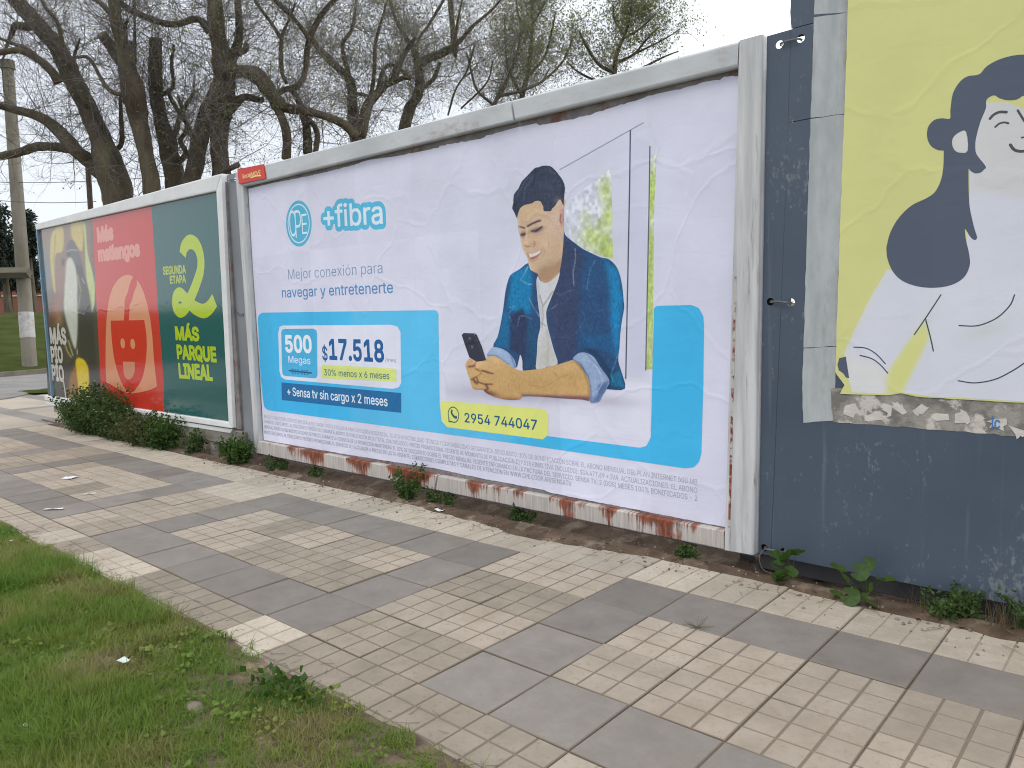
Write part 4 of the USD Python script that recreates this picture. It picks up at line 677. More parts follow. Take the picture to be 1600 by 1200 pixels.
# ------------------------------------------------------------------ the tall hoarding at the right
RX = 3.4                                             # it runs on past the picture
hd = thing('hoarding', 'tall blue-grey steel hoarding with a yellow poster of a drawn woman', 'hoarding', (0, 0, 0))
def w2(x, y): return wall((x, y))[[0, 2]]
jt = [(1236.5, 45.9), (1233, 192), (1221, 500), (1205.8, 869)]
pg = [w2(*p) for p in jt] + [np.array([RX, 0.095]), np.array([RX, 3.55]), np.array([-0.085, 3.55])]
def plate2(P2, Y, t, holes=(), hr=0.022):
    P = Polygon(P2).buffer(0)
    for h in holes: P = P.difference(Point(*wall(h, Y)[[0, 2]]).buffer(hr, 12))
    m = trimesh.creation.extrude_polygon(P, t, engine='earcut'); return np.column_stack([m.vertices[:, 0], Y + m.vertices[:, 2], m.vertices[:, 1]]), m.faces[:, ::-1]
z1 = w2(1237, 46)[1]; z2 = w2(1233, 192)[1]
XT = lambda zz: np.interp(zz, [0.09, w2(1221, 500)[1], z2, z1], [w2(1205.8, 869)[0], w2(1221, 500)[0], w2(1233, 192)[0], w2(1236.5, 45.9)[0]])
lower = [(XT(zz), zz) for zz in (z2 - 0.002, w2(1221, 500)[1], 0.095)] + [(RX, 0.075), (RX, z2 - 0.002)]
middle = [(XT(zz), zz) for zz in (z1 - 0.002, z2 + 0.002)] + [(RX, z2 + 0.002), (RX, z1 + 0.0)]
ux = w2(1236.5, 46)[0]
upper = [(ux + 0.004, z1 + 0.002), (RX, z1 + 0.004), (RX, 3.6), (ux - 0.002, 3.6)] + [(ux + 0.004 * (k % 2) - 0.003, 3.6 - k * 0.05) for k in range(1, int((3.6 - z1) / 0.05))]
for P2, hs in ((lower, [(1235.8, 472.5), (1224.5, 862)]), (middle, [(1251, 60)]), (upper, [])):
    obj('steel_sheet', plate2(P2, -0.010, 0.008, hs), M['blue_steel'], hd)
for zz in (z1, z2): obj('rail', box([ux + 0.01, -0.001, zz - 0.04], [RX, 0.03, zz + 0.04]), M['steel_post'], hd)
for x in (0.02, 1.1, 2.3): obj('post', box([x, 0.115, -0.3], [x + 0.08, 0.195, 3.5]), M['steel_post'], hd)
obj('foot_batten', rbox([-0.28, 0.06, -0.02], [RX, 0.11, 0.085], 0.006), M['steel_post'], hd)
edgeL = [(1275, -60), (1274, 0), (1264, 300), (1255, 600), (1256, 655)]; edgeR = [(1328, -60), (1327, 0), (1316, 300), (1305.5, 612), (1302.5, 660)]
def rough_edge(P, s=0.004):
    P = np.array(Polygon(P).segmentize(0.04).exterior.coords)[:-1]; return P + rng.normal(0, s * 0.4, P.shape)
lay = lambda name, P2, Y, m, **k: obj(name, plate2(P2, Y, 0.0008), m, hd, **k)
zs = [w2(1258, 183)[1]]
SL = lambda y: np.interp(y, [-60, 0, 300, 600, 655], [1275, 1274, 1264, 1255, 1256]); SR = lambda y: np.interp(y, [-60, 0, 300, 612, 660], [1328, 1327, 1316, 1305.5, 1302.5])
for y0, y1 in ((-60, 24), (25, 182), (183.2, 540), (541.2, 657)):
    ys = np.linspace(y0, y1, 6); lay('bare_strip', rough_edge([w2(SL(y), y + 3 * (1 if y0 > 0 else 0)) for y in ys] + [w2(SR(y), y - (4 if y < 300 else 0)) for y in ys[::-1]], 0.003), -0.0112, M['pale_strip'], label='pale strip of sheet left bare of paint')
lay('paste_band', rough_edge([w2(1298, 606), w2(1302.5, 659), w2(1388, 665), w2(1600, 682)] + [np.array([RX, w2(1600, 682)[1] + 0.01]), np.array([RX, 1.12])], 0.006), -0.0114, M['torn_band'], label='band of torn paper and old paste under the poster')
rs = np.random.default_rng(4)
for k in range(9):
    cx, cz = w2(*[(1330, 640), (1365, 650), (1392, 640), (1405, 636), (1440, 640), (1470, 650), (1505, 652), (1560, 660), (1590, 672)][k])
    th = np.sort(rs.random(9)) * 2 * np.pi; rr = 0.018 + 0.026 * rs.random(9)
    lay('paper_scrap', np.column_stack([cx + rr * np.cos(th) * 1.2, cz + rr * np.sin(th)]), -0.0122 - 0.0002 * k, M['scrap'])
pst = stage.DefinePrim(str(hd.GetPath()) + '/poster', 'Xform')
pr = Printed(pst, -0.0150, M['print_right'])
x1 = 2.35; zb = w2(1600, 628)[1]; zt = 3.42
base = [w2(1329, -40), w2(1327, 0), w2(1316, 300), w2(1308.5, 520), w2(1306.5, 580), w2(1309, 586), w2(1315, 593), w2(1321, 601), w2(1316, 610), w2(1314.5, 615), w2(1350, 616.5), w2(1390, 617), w2(1409, 613.8), w2(1432, 619), w2(1500, 623.5), w2(1600, 629), (x1, zb - 0.005), (x1, zt), (w2(1329, -40)[0], zt)]
YEL, PW, HR = (200, 200, 134), (201, 203, 213), (80, 88, 104)
pr.shape('paper', Polygon(rough_edge(base, 0.002)), YEL)
def to_px(P2):
    d = np.column_stack([P2[:, 0], np.zeros(len(P2)), P2[:, 1]]) - EYE; return np.column_stack([800 + FOC * (d @ RIGHT) / (d @ FWD), 600 + FOC * (d @ DOWN) / (d @ FWD)])
T8 = lambda p: (1200 + p[0] / 4, 300 + p[1] / 4)
T8b = lambda p: (1200 + p[0] / 4, p[1] / 4)
T9 = lambda p: (1290 + p[0] / 4.287, 420 + p[1] / 4.287)
far = to_px(np.array([(x1 - 0.01, zb + 0.005), (x1 - 0.01, 1.9), (1.75, 2.3), (1.55, 2.45)]))
body = np.vstack([[T9(p) for p in [(415, 0), (300, 190), (200, 390), (125, 555), (140, 700), (180, 828), (430, 838), (505, 826), (700, 855), (900, 864), (1320, 888)]], far, [T8b(p) for p in [(1700, 1200), (1640, 700), (1500, 640), (1360, 640), (1290, 900), (1262, 1060), (1262, 1190)]], [(1510, 380), (1500, 430), (1440, 440), (1400, 426)]])
pr.painted('figure_picture', body, 4.0, paint(PW, [('p', [T9(p) for p in [(400, -20), (300, 180), (190, 390), (110, 560)]] + [T9(p) for p in [(40, 560), (200, 100), (360, -40)]], 7, YEL, 0.9), ('p', [T9(p) for p in [(668, 335), (698, 452), (512, 835), (400, 845), (400, 715), (588, 440)]], 3.0, (202, 203, 128), 0.95), ('p', [T8b(p) for p in [(1262, 1190), (1700, 1250), (1900, 500), (1370, 600), (1290, 900)]], 6, (196, 196, 194), 0.85), ('b', T9((1080, 400)), 40, 14, -22, (190, 196, 196), 0.7), ('b', T9((720, 280)), 10, 28, 20, (192, 198, 200), 0.6), ('p', [T9(p) for p in [(130, 560), (410, 690), (400, 840), (150, 830)]], 8, (207, 206, 202), 0.8), ('b', T9((300, 60)), 14, 60, 25, (210, 212, 222), 0.5)]))
hairp = [(1050, 1200), (1085, 1130), (1100, 1050), (1104, 945), (1060, 938), (1020, 910), (1000, 860), (1005, 800), (1040, 756), (1090, 742), (1142, 746), (1145, 690), (1160, 590), (1200, 520), (1250, 482), (1325, 468), (1370, 420), (1440, 380), (1520, 355), (1600, 346), (1690, 352), (1760, 400), (1790, 470), (1740, 560), (1660, 598), (1600, 602), (1560, 625), (1500, 630), (1450, 617), (1415, 599), (1370, 626), (1366, 680), (1330, 770), (1306, 860), (1300, 920), (1310, 970), (1340, 1008), (1365, 1042), (1354, 1062), (1335, 1080), (1300, 1086), (1270, 1070), (1258, 1050), (1259, 1200)]
lowp = [(1258, 0), (1264, 100), (1290, 220), (1309, 284), (1296, 299), (1270, 280), (1240, 230), (1226, 198), (1240, 300), (1260, 390), (1263, 460), (1230, 530), (1160, 576), (1060, 596), (950, 590), (850, 556), (790, 500), (755, 420), (747, 350), (770, 260), (820, 170), (900, 90), (1000, 40), (1052, 0)]
Hp = Polygon(np.vstack([[T8b(p) for p in hairp[:-1]], [T8b((1259, 1200))]])).buffer(0).union(Polygon([T8(p) for p in lowp]).buffer(0.5)).buffer(1.2).buffer(-1.2)
Hp = Polygon(spline(np.vstack([np.array(Hp.exterior.simplify(0.6).coords)]), 5)).buffer(0)
ear = Polygon(loop([T8b(p) for p in [(1243, 826), (1200, 830), (1165, 858), (1154, 895), (1168, 938), (1200, 957), (1253, 945)]], 3))
Hp = Hp.difference(ear); Hp = max(getattr(Hp, 'geoms', [Hp]), key=lambda g: g.area)
hx = lambda ring: [tuple(w2(*p)) for p in ring.coords]
pr.shape('hair_picture', Polygon(hx(Hp.exterior), [hx(r) for r in Hp.interiors]), HR)
pr.shape('ear_picture', Polygon([w2(*p) for p in ear.exterior.coords]).buffer(-0.001), (200, 200, 198))
dark = (74, 76, 82)
for pts, w in (([(1388, 741), (1412, 716), (1450, 700), (1490, 701)], 0.0115), ([(1421, 793), (1445, 773), (1475, 765), (1502, 770)], 0.008), ([(1561, 690), (1602, 756)], 0.009), ([(1515, 905), (1535, 932), (1562, 944), (1602, 944), (1640, 925), (1665, 900)], 0.012), ([(1586, 860), (1606, 856), (1630, 850)], 0.007), ([(1640, 735), (1680, 720), (1720, 735)], 0.0115), ([(1650, 790), (1680, 776), (1710, 786)], 0.008)):
    pr.stroke('face_line', [T8b(p) for p in pts], w, dark)
for pts in ([(772, 175), (720, 255), (660, 345), (595, 440)], [(670, 338), (700, 450), (722, 550)], [(1266, 175), (1235, 245), (1160, 320), (1080, 362), (1000, 383), (895, 380)], [(190, 525), (270, 532), (340, 572), (400, 636)], [(232, 580), (310, 602), (370, 646), (416, 698)], [(888, 750), (1000, 764), (1130, 742), (1240, 690), (1340, 625), (1420, 560)]):
    pr.stroke('fold_line', [T9(p) for p in pts], 0.006, (70, 78, 92))
pr.flat('sleeve_mark', [T9(p) for p in [(92, 598), (136, 588), (158, 732), (136, 728), (118, 700), (88, 680), (80, 640)]], HR)
pr2 = Printed(pst, -0.0128 - 0.0022, M['print_right'])
pr2.text('scrap_lettering', 'ic', (1549, 668.5), (1562.5, 669.5), (1549, 651), (64, 118, 176))

# ------------------------------------------------------------------ trees
M['bark'] = mat('bark', (0.052, 0.040, 0.027), (0.10, 0.080, 0.054), scale=3, stretch=(2, 2, 0.6), c3=(0.095, 0.092, 0.045), scale3=1.3, lo3=0.48, hi3=0.72, rough=0.9, bump=1.0, bscale=14, bstretch=(3, 3, 0.7))
M['bark_pale'] = mat('bark_pale', (0.075, 0.068, 0.055), (0.12, 0.11, 0.085), scale=3, c3=(0.10, 0.10, 0.05), scale3=1.3, rough=0.9, bump=0.8, bscale=14)
M['cut_wood'] = mat('cut_wood', (0.17, 0.14, 0.09), (0.22, 0.18, 0.12), scale=12)
M['twig'] = mat('twig', (0.15, 0.135, 0.122), (0.24, 0.22, 0.20), scale=0.5, rough=0.8, island=0.35)
M['twig_green'] = mat('twig_green', (0.17, 0.165, 0.12), (0.25, 0.24, 0.17), scale=0.5, rough=0.8, island=0.3)
M['bud_leaf'] = leaf_mat('bud_leaf', (0.25, 0.27, 0.10), (0.34, 0.35, 0.16), island=0.35, trans=0.5)
M['fresh_leaf'] = leaf_mat('fresh_leaf', (0.27, 0.31, 0.11), (0.38, 0.40, 0.18), island=0.4, trans=0.5)
M['dark_leaf'] = leaf_mat('dark_leaf', (0.022, 0.038, 0.026), (0.045, 0.062, 0.035), island=0.4, trans=0.2)

def limb(px, D, seed, bend=0.5):
    """a limb drawn through (x, y, width) of the photograph at about D metres, wandering in depth"""
    r = np.random.default_rng(seed); P = np.array(px, float)
    s = np.linspace(0, 1, len(P)); dz = bend * (np.sin(s * 3.1 + r.random() * 6) - np.sin(r.random() * 0 + 0)) * 0 + bend * np.cumsum(r.normal(0, 0.22, len(P)))
    dz -= dz[0]
    C = np.array([deep(x, y, D + d) for (x, y, w), d in zip(P, dz)]); R = P[:, 2] / FOC * (D + dz) / 2
    Q = spline(np.column_stack([C, R]), 6)
    n = meshkit.fbm(Q[:, :3] * 1.6, 3, seed)
    return Q[:, :3], np.clip(Q[:, 3], 0.008, 9) * (0.88 + 0.3 * n)
def limb_mesh(C, R, sides=12, seed=0):
    V, F = tube(C, R, sides); n = len(C) * sides
    ax = np.repeat(C, sides, 0); k = 0.75 + 0.5 * meshkit.fbm(V[:n] * [7, 7, 3.5], 3, seed)
    V[:n] = ax + (V[:n] - ax) * k[:, None]; return V, F
def grow(P0, D0, L, r0, seed, seg=7, curl=0.55, up=0.25):
    """curved twigs from starts P0 along D0"""
    r = np.random.default_rng(seed); n = len(P0); P = np.zeros((n, seg, 3)); P[:, 0] = P0; d = D0 / (np.linalg.norm(D0, axis=1, keepdims=True) + 1e-9)
    w = r.normal(0, curl, (n, 3))
    for i in range(1, seg):
        w = 0.55 * w + r.normal(0, curl, (n, 3)) * 0.6
        d = d + w * 0.55 + [0, 0, up * 0.28]; d /= np.linalg.norm(d, axis=1, keepdims=True)
        P[:, i] = P[:, i - 1] + d * (L / (seg - 1))[:, None]
    R = r0[:, None] * np.linspace(1, 0.35, seg)[None]
    return P, R
def twigs_from(limbs, n1, seed, L1=(0.7, 1.9), k2=5, k3=3, r1=0.0078, up=0.22, bias=None):
    r = np.random.default_rng(seed); S, T = [], []
    wts = np.array([np.linalg.norm(np.diff(c, axis=0), axis=1).sum() for c, _ in limbs]); wts /= wts.sum()
    for (c, rad), m in zip(limbs, r.multinomial(n1, wts)):
        i = (len(c) * (0.12 + 0.88 * r.random(m) ** 0.8)).astype(int).clip(0, len(c) - 2); S.append(c[i]); T.append(c[i + 1] - c[i])
    S, T = np.vstack(S), np.vstack(T); T /= np.linalg.norm(T, axis=1, keepdims=True)
    d = r.normal(0, 1, S.shape) + 0.5 * T + [0, 0, up]
    if bias is not None: d += bias
    a = grow(S, d, r.uniform(*L1, len(S)), r1 * r.uniform(0.6, 1.3, len(S)), seed + 1, 9, up=up)
    out = [tubes(*a, 4)]; tips = [a[0][:, -1]]
    def sub(a, k, L, rr, sd, seg):
        q = np.random.default_rng(sd); n, m, _ = a[0].shape; i = np.repeat(np.arange(n), k); j = q.integers(1, m - 1, n * k)
        st = a[0][i, j]; dr = a[0][i, j + 1] - a[0][i, j]; dr /= np.linalg.norm(dr, axis=1, keepdims=True) + 1e-9
        return grow(st, dr * 0.9 + q.normal(0, 0.75, st.shape), q.uniform(*L, n * k), rr * q.uniform(0.7, 1.2, n * k), sd + 1, seg, up=up)
    b = sub(a, k2, (0.35, 0.95), r1 * 0.46, seed + 10, 7); out.append(tubes(*b, 3)); tips.append(b[0][:, -1]); tips.append(b[0][:, 3])
    if k3:
        c = sub(b, k3, (0.18, 0.5), r1 * 0.30, seed + 20, 5); out.append(tubes(*c, 3)); tips.append(c[0][:, -1]); tips.append(c[0][:, 2])
    return cat_(out), np.vstack(tips)
def leaves(P, size, seed, droop=0.2, aspect=0.45):
    """small folded leaves: four-cornered blades about the points P"""
    r = np.random.default_rng(seed); n = len(P); d = r.normal(0, 1, (n, 3)) + [0, 0, -droop]; d /= np.linalg.norm(d, axis=1, keepdims=True)
    s = np.cross(d, r.normal(0, 1, (n, 3))); s /= np.linalg.norm(s, axis=1, keepdims=True); u = np.cross(d, s); L = size * r.uniform(0.6, 1.3, n)[:, None]
    a, b, c, e = P, P + d * L * 0.5 + s * L * aspect * 0.5 + u * L * 0.08, P + d * L, P + d * L * 0.5 - s * L * aspect * 0.5 + u * L * 0.08
    V = np.stack([a, b, c, e], 1).reshape(-1, 3); k = np.arange(n) * 4
    return V, np.vstack([np.stack([k, k + 1, k + 2], 1), np.stack([k, k + 2, k + 3], 1)])

def tree(label, D, trunk, branches, n1, seed, leaf=0, twig='twig', leafmat='bud_leaf', leafsize=0.05, bark='bark', cut=(), base=True, kind='bare_tree', **kw):
    first = np.array(trunk[0][:2]); P0 = deep(*first, D)
    t = thing(kind, label, 'tree', (P0[0], P0[1], 0), 0, group='trees behind the billboards')
    with local([P0[0], P0[1], 0]):
        limbs = []
        for i, px in enumerate([trunk] + list(branches)):
            C, R = limb(px, D + (0 if i == 0 else float(np.random.default_rng(seed + i).normal(0, 0.25))), seed * 31 + i)
            if i == 0 and base:
                C = np.vstack([[C[0][0] * 1.0, C[0][1], -0.2], (C[0] * [1, 1, 0.45]), C]); R = np.r_[R[0] * 1.5, R[0] * 1.15, R]
            limbs.append((C, R)); obj('trunk' if i == 0 else 'branch', limb_mesh(C, R, 14 if R.max() > 0.08 else 8, seed + i), M[bark], t, smooth=True)
            if i in cut:
                a = C[-1] - C[-2]; a /= np.linalg.norm(a); obj('cut_end', tube([C[-1] - a * 0.01, C[-1] + a * 0.015], R[-1] * 0.96, 14), M['cut_wood'], t)
        (V, F), tips = twigs_from(limbs, n1, seed + 100, **kw)
        obj('twigs', (V, F), M[twig], t, smooth=True, kind='stuff')
        if leaf:
            q = np.random.default_rng(seed + 7); p = tips[q.integers(0, len(tips), leaf)] + q.normal(0, 0.05, (leaf, 3))
            obj('leaves', leaves(p, leafsize, seed + 8), M[leafmat], t, kind='stuff')
    return t
tree('thick dark bare tree leaning left behind the red panel, its limbs crossing the concrete pole', 15.5,
     [(188, 318, 47), (172, 262, 42), (157, 215, 30), (135, 165, 28), (112, 120, 27), (90, 75, 26), (60, 40, 24), (25, 0, 21), (-10, -50, 18)],
     [[(168, 280, 24), (140, 252, 22), (120, 236, 20), (100, 213, 18), (72, 188, 16), (40, 175, 12), (25, 172, 11), (-20, 160, 9)], [(150, 262, 16), (125, 240, 15), (100, 231, 14), (60, 229, 13), (30, 238, 14), (-10, 246, 12)],
      [(52, 36, 14), (40, 42, 13), (24, 40, 10), (16, 58, 6), (8, 78, 4)], [(92, 130, 14), (78, 108, 12), (55, 90, 11), (30, 79, 9), (0, 82, 8), (-30, 84, 6)], [(60, 92, 8), (40, 76, 7), (20, 68, 5), (-5, 58, 4)],
      [(157, 215, 9), (178, 232, 8), (190, 222, 7), (189, 180, 6), (188, 150, 4)], [(135, 165, 8), (118, 125, 6), (116, 90, 5), (125, 60, 3)], [(100, 95, 8), (92, 40, 6), (70, 10, 5), (60, -20, 4)]], 260, 11, leaf=1500)
tree('bare tree with a sawn stub left of its trunk, behind the red and green panels', 15.0,
     [(240, 315, 26), (234, 270, 25), (225, 225, 25), (215, 180, 29), (207, 140, 33), (198, 100, 26), (192, 70, 21), (180, 25, 18), (176, -30, 16)],
     [[(200, 105, 22), (185, 86, 20), (172, 70, 16), (159, 54, 15)], [(207, 80, 9), (206, 70, 8), (203, 66, 7)], [(190, 72, 7), (196, 40, 5), (199, 32, 4)], [(180, 30, 9), (150, 0, 7), (110, -8, 6)], [(207, 150, 8), (170, 140, 6), (140, 92, 5), (118, 90, 4)],
      [(212, 100, 4), (211, 60, 4), (210, 10, 3.5), (211, -20, 3)]], 150, 23, leaf=900, cut=(1,))
tree('pollarded tree cut off square at the top, green shoots round the cut', 15.8,
     [(276, 312, 29), (270, 262, 27), (260, 220, 25), (250, 180, 22), (244, 140, 19), (243, 100, 18.5), (243, 62, 18)],
     [[(262, 225, 12), (275, 205, 9), (282, 180, 7), (300, 150, 5), (306, 142, 4)], [(270, 262, 9), (290, 240, 8), (282, 220, 7), (292, 200, 6), (284, 168, 6), (278, 150, 4)], [(250, 150, 7), (270, 135, 6), (268, 100, 5), (272, 70, 4)]], 80, 37, leaf=1500, cut=(0,), up=0.6)
tree('stout bare tree with two stems right behind the red maker\'s plate', 15.2,
     [(296, 300, 26), (304, 265, 25), (311, 225, 25), (320, 190, 27), (335, 160, 30), (350, 125, 33), (345, 80, 28), (338, 40, 23), (335, 0, 20), (332, -50, 17)],
     [[(347, 280, 27), (343, 240, 25), (345, 200, 23), (354, 160, 22), (358, 128, 20)], [(327, 48, 14), (308, 30, 11), (275, 38, 10), (245, 33, 10), (217, 22, 9), (195, 10, 9), (180, -6, 8)], [(358, 110, 15), (365, 85, 14), (374, 60, 12), (373, 30, 11), (371, -10, 10)], [(372, 84, 9), (383, 78, 9), (385, 70, 8)],
      [(355, 118, 20), (370, 112, 18), (385, 112, 20), (400, 117, 24), (414, 133, 24), (425, 148, 22), (438, 162, 20), (450, 169, 16), (480, 174, 13), (510, 182, 12), (535, 193, 13), (556, 212, 14)], [(352, 182, 12), (365, 166, 12), (380, 152, 11), (400, 155, 10), (412, 156, 8)],
      [(447, 248, 13), (448, 225, 13), (446, 200, 13), (436, 175, 13), (424, 152, 14)], [(481, 240, 14), (479, 200, 13), (470, 167, 11), (460, 145, 9), (455, 135, 6)], [(493, 238, 9), (496, 212, 9), (490, 195, 8), (480, 186, 8)],
      [(424, 148, 9), (445, 140, 9), (466, 134, 9), (477, 110, 8), (482, 66, 9), (500, 26, 8), (526, -4, 7), (540, -30, 6)], [(448, 130, 5), (440, 110, 6), (440, 62, 6), (451, 32, 4), (462, 5, 3)], [(440, 62, 6), (424, 36, 5), (402, 6, 5), (390, -20, 4)], [(484, 62, 8), (470, 42, 7), (455, 25, 7), (430, 2, 6), (410, -20, 5)],
      [(305, 225, 8), (290, 190, 7), (270, 160, 6), (262, 140, 5)], [(345, 270, 10), (362, 262, 9), (374, 256, 8)]], 430, 41, leaf=8000)
tree('bare tree branching low in a broad fork over the middle of the billboard', 17.5,
     [(566, 232, 24), (556, 205, 21), (551, 170, 16), (548, 130, 14), (532, 110, 12), (507, 86, 11), (486, 60, 8)],
     [[(562, 214, 18), (575, 165, 15), (600, 135, 12), (617, 119, 10), (632, 84, 7), (650, 58, 5)], [(546, 120, 7), (535, 72, 6), (550, 45, 5), (557, 0, 4), (560, -20, 3)], [(580, 150, 7), (585, 110, 6), (587, 66, 5), (598, 26, 4), (607, -6, 3)], [(590, 145, 8), (600, 108, 6), (618, 103, 5), (640, 122, 5)], [(617, 118, 5), (620, 100, 4), (615, 106, 3)],
      [(560, 190, 8), (575, 172, 7), (577, 152, 5), (556, 146, 5)], [(600, 135, 8), (618, 128, 7), (630, 122, 6), (642, 124, 4)]], 260, 53, leaf=8000)
tree('bare tree with one trunk bent sharply right, farther along behind the billboard', 18.5,
     [(630, 215, 19), (634, 190, 18), (641, 168, 16), (653, 147, 15), (655, 115, 13), (648, 82, 10), (636, 62, 7), (619, 32, 5), (606, -8, 4)],
     [[(655, 104, 11), (664, 94, 12), (682, 87, 12), (702, 77, 12), (710, 70, 12), (706, 30, 8), (703, -6, 6), (700, -30, 5)], [(710, 72, 8), (724, 58, 7), (742, 38, 6), (770, 14, 4), (785, -4, 3)], [(712, 78, 9), (711, 84, 7), (713, 90, 4)], [(655, 145, 8), (668, 132, 7), (678, 122, 7), (688, 97, 5)], [(648, 80, 6), (658, 55, 5), (668, 42, 5), (690, 6, 4), (700, -12, 3)], [(710, 66, 5), (716, 30, 4), (722, 0, 3)],
      [(700, 180, 3), (712, 140, 3), (730, 110, 3), (742, 70, 2.5)], [(720, 170, 3), (760, 130, 3), (770, 95, 2)]], 240, 67, leaf=6000)
tree('low bare twiggy tree whose top shows over the billboard left of the leafy trees', 20,
     [(770, 205, 9), (772, 165, 7), (790, 130, 6), (806, 90, 4), (815, 50, 3)], [[(772, 165, 5), (745, 140, 4), (735, 105, 3), (728, 80, 2)], [(780, 150, 5), (815, 142, 4), (845, 128, 3), (860, 105, 2)], [(790, 180, 5), (820, 172, 4), (835, 150, 3)]], 150, 71, leaf=4500, twig='twig_green', bark='bark_pale', L1=(0.6, 1.6))
tree('feathery pale green tree just coming into leaf above the middle of the billboard', 21,
     [(812, 190, 9), (816, 150, 8), (826, 110, 6), (830, 70, 5), (832, 30, 4), (830, -5, 3)], [[(816, 150, 5), (795, 110, 4), (790, 70, 3), (788, 20, 2)], [(824, 120, 5), (850, 90, 4), (862, 50, 3), (868, 20, 2)], [(820, 140, 5), (850, 125, 4), (880, 95, 3), (895, 60, 2)], [(829, 60, 3), (812, 30, 3), (806, 0, 2)], [(832, 40, 3), (848, 10, 2), (856, -15, 2)]], 190, 83, leaf=12000, twig='twig_green', leafmat='fresh_leaf', leafsize=0.065, kind='leafing_tree', L1=(0.5, 1.2), up=0.7, r1=0.0065)
tree('yellow-green leafing tree rightmost above the billboard, open sky beside it', 21.5,
     [(962, 150, 9), (960, 112, 8), (965, 80, 6), (978, 50, 5), (985, 20, 3), (988, 2, 2)], [[(962, 115, 6), (935, 100, 5), (915, 70, 4), (905, 48, 3)], [(960, 100, 5), (990, 85, 4), (1010, 62, 3), (1030, 42, 2)], [(975, 60, 4), (1000, 45, 3), (1025, 22, 2)], [(975, 55, 4), (960, 30, 3), (958, 8, 2)], [(962, 125, 5), (1000, 108, 4), (1035, 90, 3), (1060, 80, 2)], [(962, 125, 5), (930, 125, 4), (900, 110, 3), (885, 95, 2)], [(990, 85, 3), (1040, 60, 2), (1062, 45, 1.5)]], 170, 97, leaf=11000, twig='twig_green', leafmat='fresh_leaf', leafsize=0.075, kind='leafing_tree', L1=(0.45, 1.0), up=0.5, r1=0.0065)

# ------------------------------------------------------------------ beyond the boards' left end
M['pole'] = mat('pole_concrete', (0.13, 0.115, 0.088), (0.20, 0.18, 0.145), scale=1.2, stretch=(1, 1, 0.5), c3=(0.12, 0.11, 0.07), scale3=0.7, lo3=0.5, hi3=0.68, bump=0.4, bscale=18, rough=0.85)
M['poster_rest'] = mat('poster_rest', (0.34, 0.33, 0.31), (0.44, 0.43, 0.41), scale=5, c3=(0.25, 0.23, 0.20), scale3=6)
M['timber'] = mat('timber', (0.075, 0.066, 0.042), (0.11, 0.10, 0.068), scale=3, stretch=(0.3, 0.3, 2), bump=0.4, bscale=12)
M['brick_red'] = usdkit.material(stage, '/World/Looks/brick_red', {'g': ('geometry', {}), 'mp': ('mapping', {'rotation': (math.pi / 2, 0, 0.8)}), 'b': ('brick_texture', {'scale': 4.0, 'color1': (0.17, 0.052, 0.028), 'color2': (0.21, 0.068, 0.036), 'mortar': (0.19, 0.10, 0.07), 'mortar_size': 0.03}), 'p': ('principled_bsdf', {'roughness': 0.85})},
    [('g.position', 'mp.vector'), ('mp.vector', 'b.vector'), ('b.color', 'p.base_color')], surface='p.BSDF')
M['pale_stone'] = mat('pale_stone', (0.40, 0.35, 0.30), (0.47, 0.42, 0.37), scale=3)
M['rusty_pipe'] = mat('rusty_pipe', (0.09, 0.055, 0.045), (0.14, 0.09, 0.07), scale=4)
M['cable'] = mat('cable', (0.05, 0.05, 0.05), rough=0.6)
D = 26.0; b0, b1 = deep(47, 577, D), deep(12, 105, D)
pole = thing('utility_pole', 'tall leaning concrete utility pole standing on the lawn across the road', 'pole', (b0[0], b0[1], 0))
with local([b0[0], b0[1], 0]):
    k = np.linspace(0, 1, 14)[:, None]; ax = b0 * (1 - k) + b1 * k; ax = np.vstack([ax[0] - [0, 0, 0.5], ax]); rr = np.r_[10.4, np.linspace(10.4, 8.2, 14)] / FOC * D
    obj('shaft', tube(ax, rr, 20), M['pole'], pole, smooth=40)
    obj('cap', tube([b1 - [0, 0, 0.06], b1 + [0, 0, 0.22]], 10.2 / FOC * D, 20), M['timber'], pole, smooth=40)
    l0, l1 = deep(-60, 427, D - 0.35), deep(46, 426, D - 0.35)
    obj('crossbeam', tube([l0, l1], 8.2 / FOC * D, 4), M['timber'], pole)
    c0, c1 = deep(37.6, 449, D), deep(39.2, 471, D)
    f = lambda y: b0 + (b1 - b0) * ((577 - y) / 472)
    pa = f(528); pb_ = f(488)
    obj('paper_patch', tube([pa, pb_], 10.6 / FOC * D, 20, caps=False), M['poster_rest'], pole, smooth=True)
    obj('strap', tube([f(435), f(432)], 10.9 / FOC * D, 20), M['rusty_pipe'], pole, smooth=40)
p0, p1 = deep(137, 345, 16.5), deep(137.5, 262, 16.5)
obj('pipe_post', tube([p0 * [1, 1, 0] - [0, 0, 0.2], p1], 4.0 / FOC * 16.5, 12), M['rusty_pipe'], label='rusty brown pipe standing up behind the far billboard', cat='post', smooth=40)
p0, p1 = deep(165, 345, 19), deep(163, 268, 19)
obj('pipe_post', tube([p0 * [1, 1, 0] - [0, 0, 0.2], p1], 2.6 / FOC * 19, 12), M['pole'], label='thin grey post behind the far billboard, right of the brown pipe', cat='post', smooth=40)
for a, b, s, lb_ in (((-40, 309), (150, 315), 0.3, 'upper thin overhead wire beside the concrete pole'), ((-40, 283), (330, 268), 0.5, 'long thin overhead wire crossing behind the trees')):
    A, B = deep(*a, 27), deep(*b, 22); t = np.linspace(0, 1, 14)[:, None]; L = A * (1 - t) + B * t - np.array([0, 0, 1.0]) * s * 4 * t * (1 - t) * 0.3
    obj('overhead_wire', tube(L, 0.011, 5), M['cable'], label=lb_, cat='cable')
D = 58.0
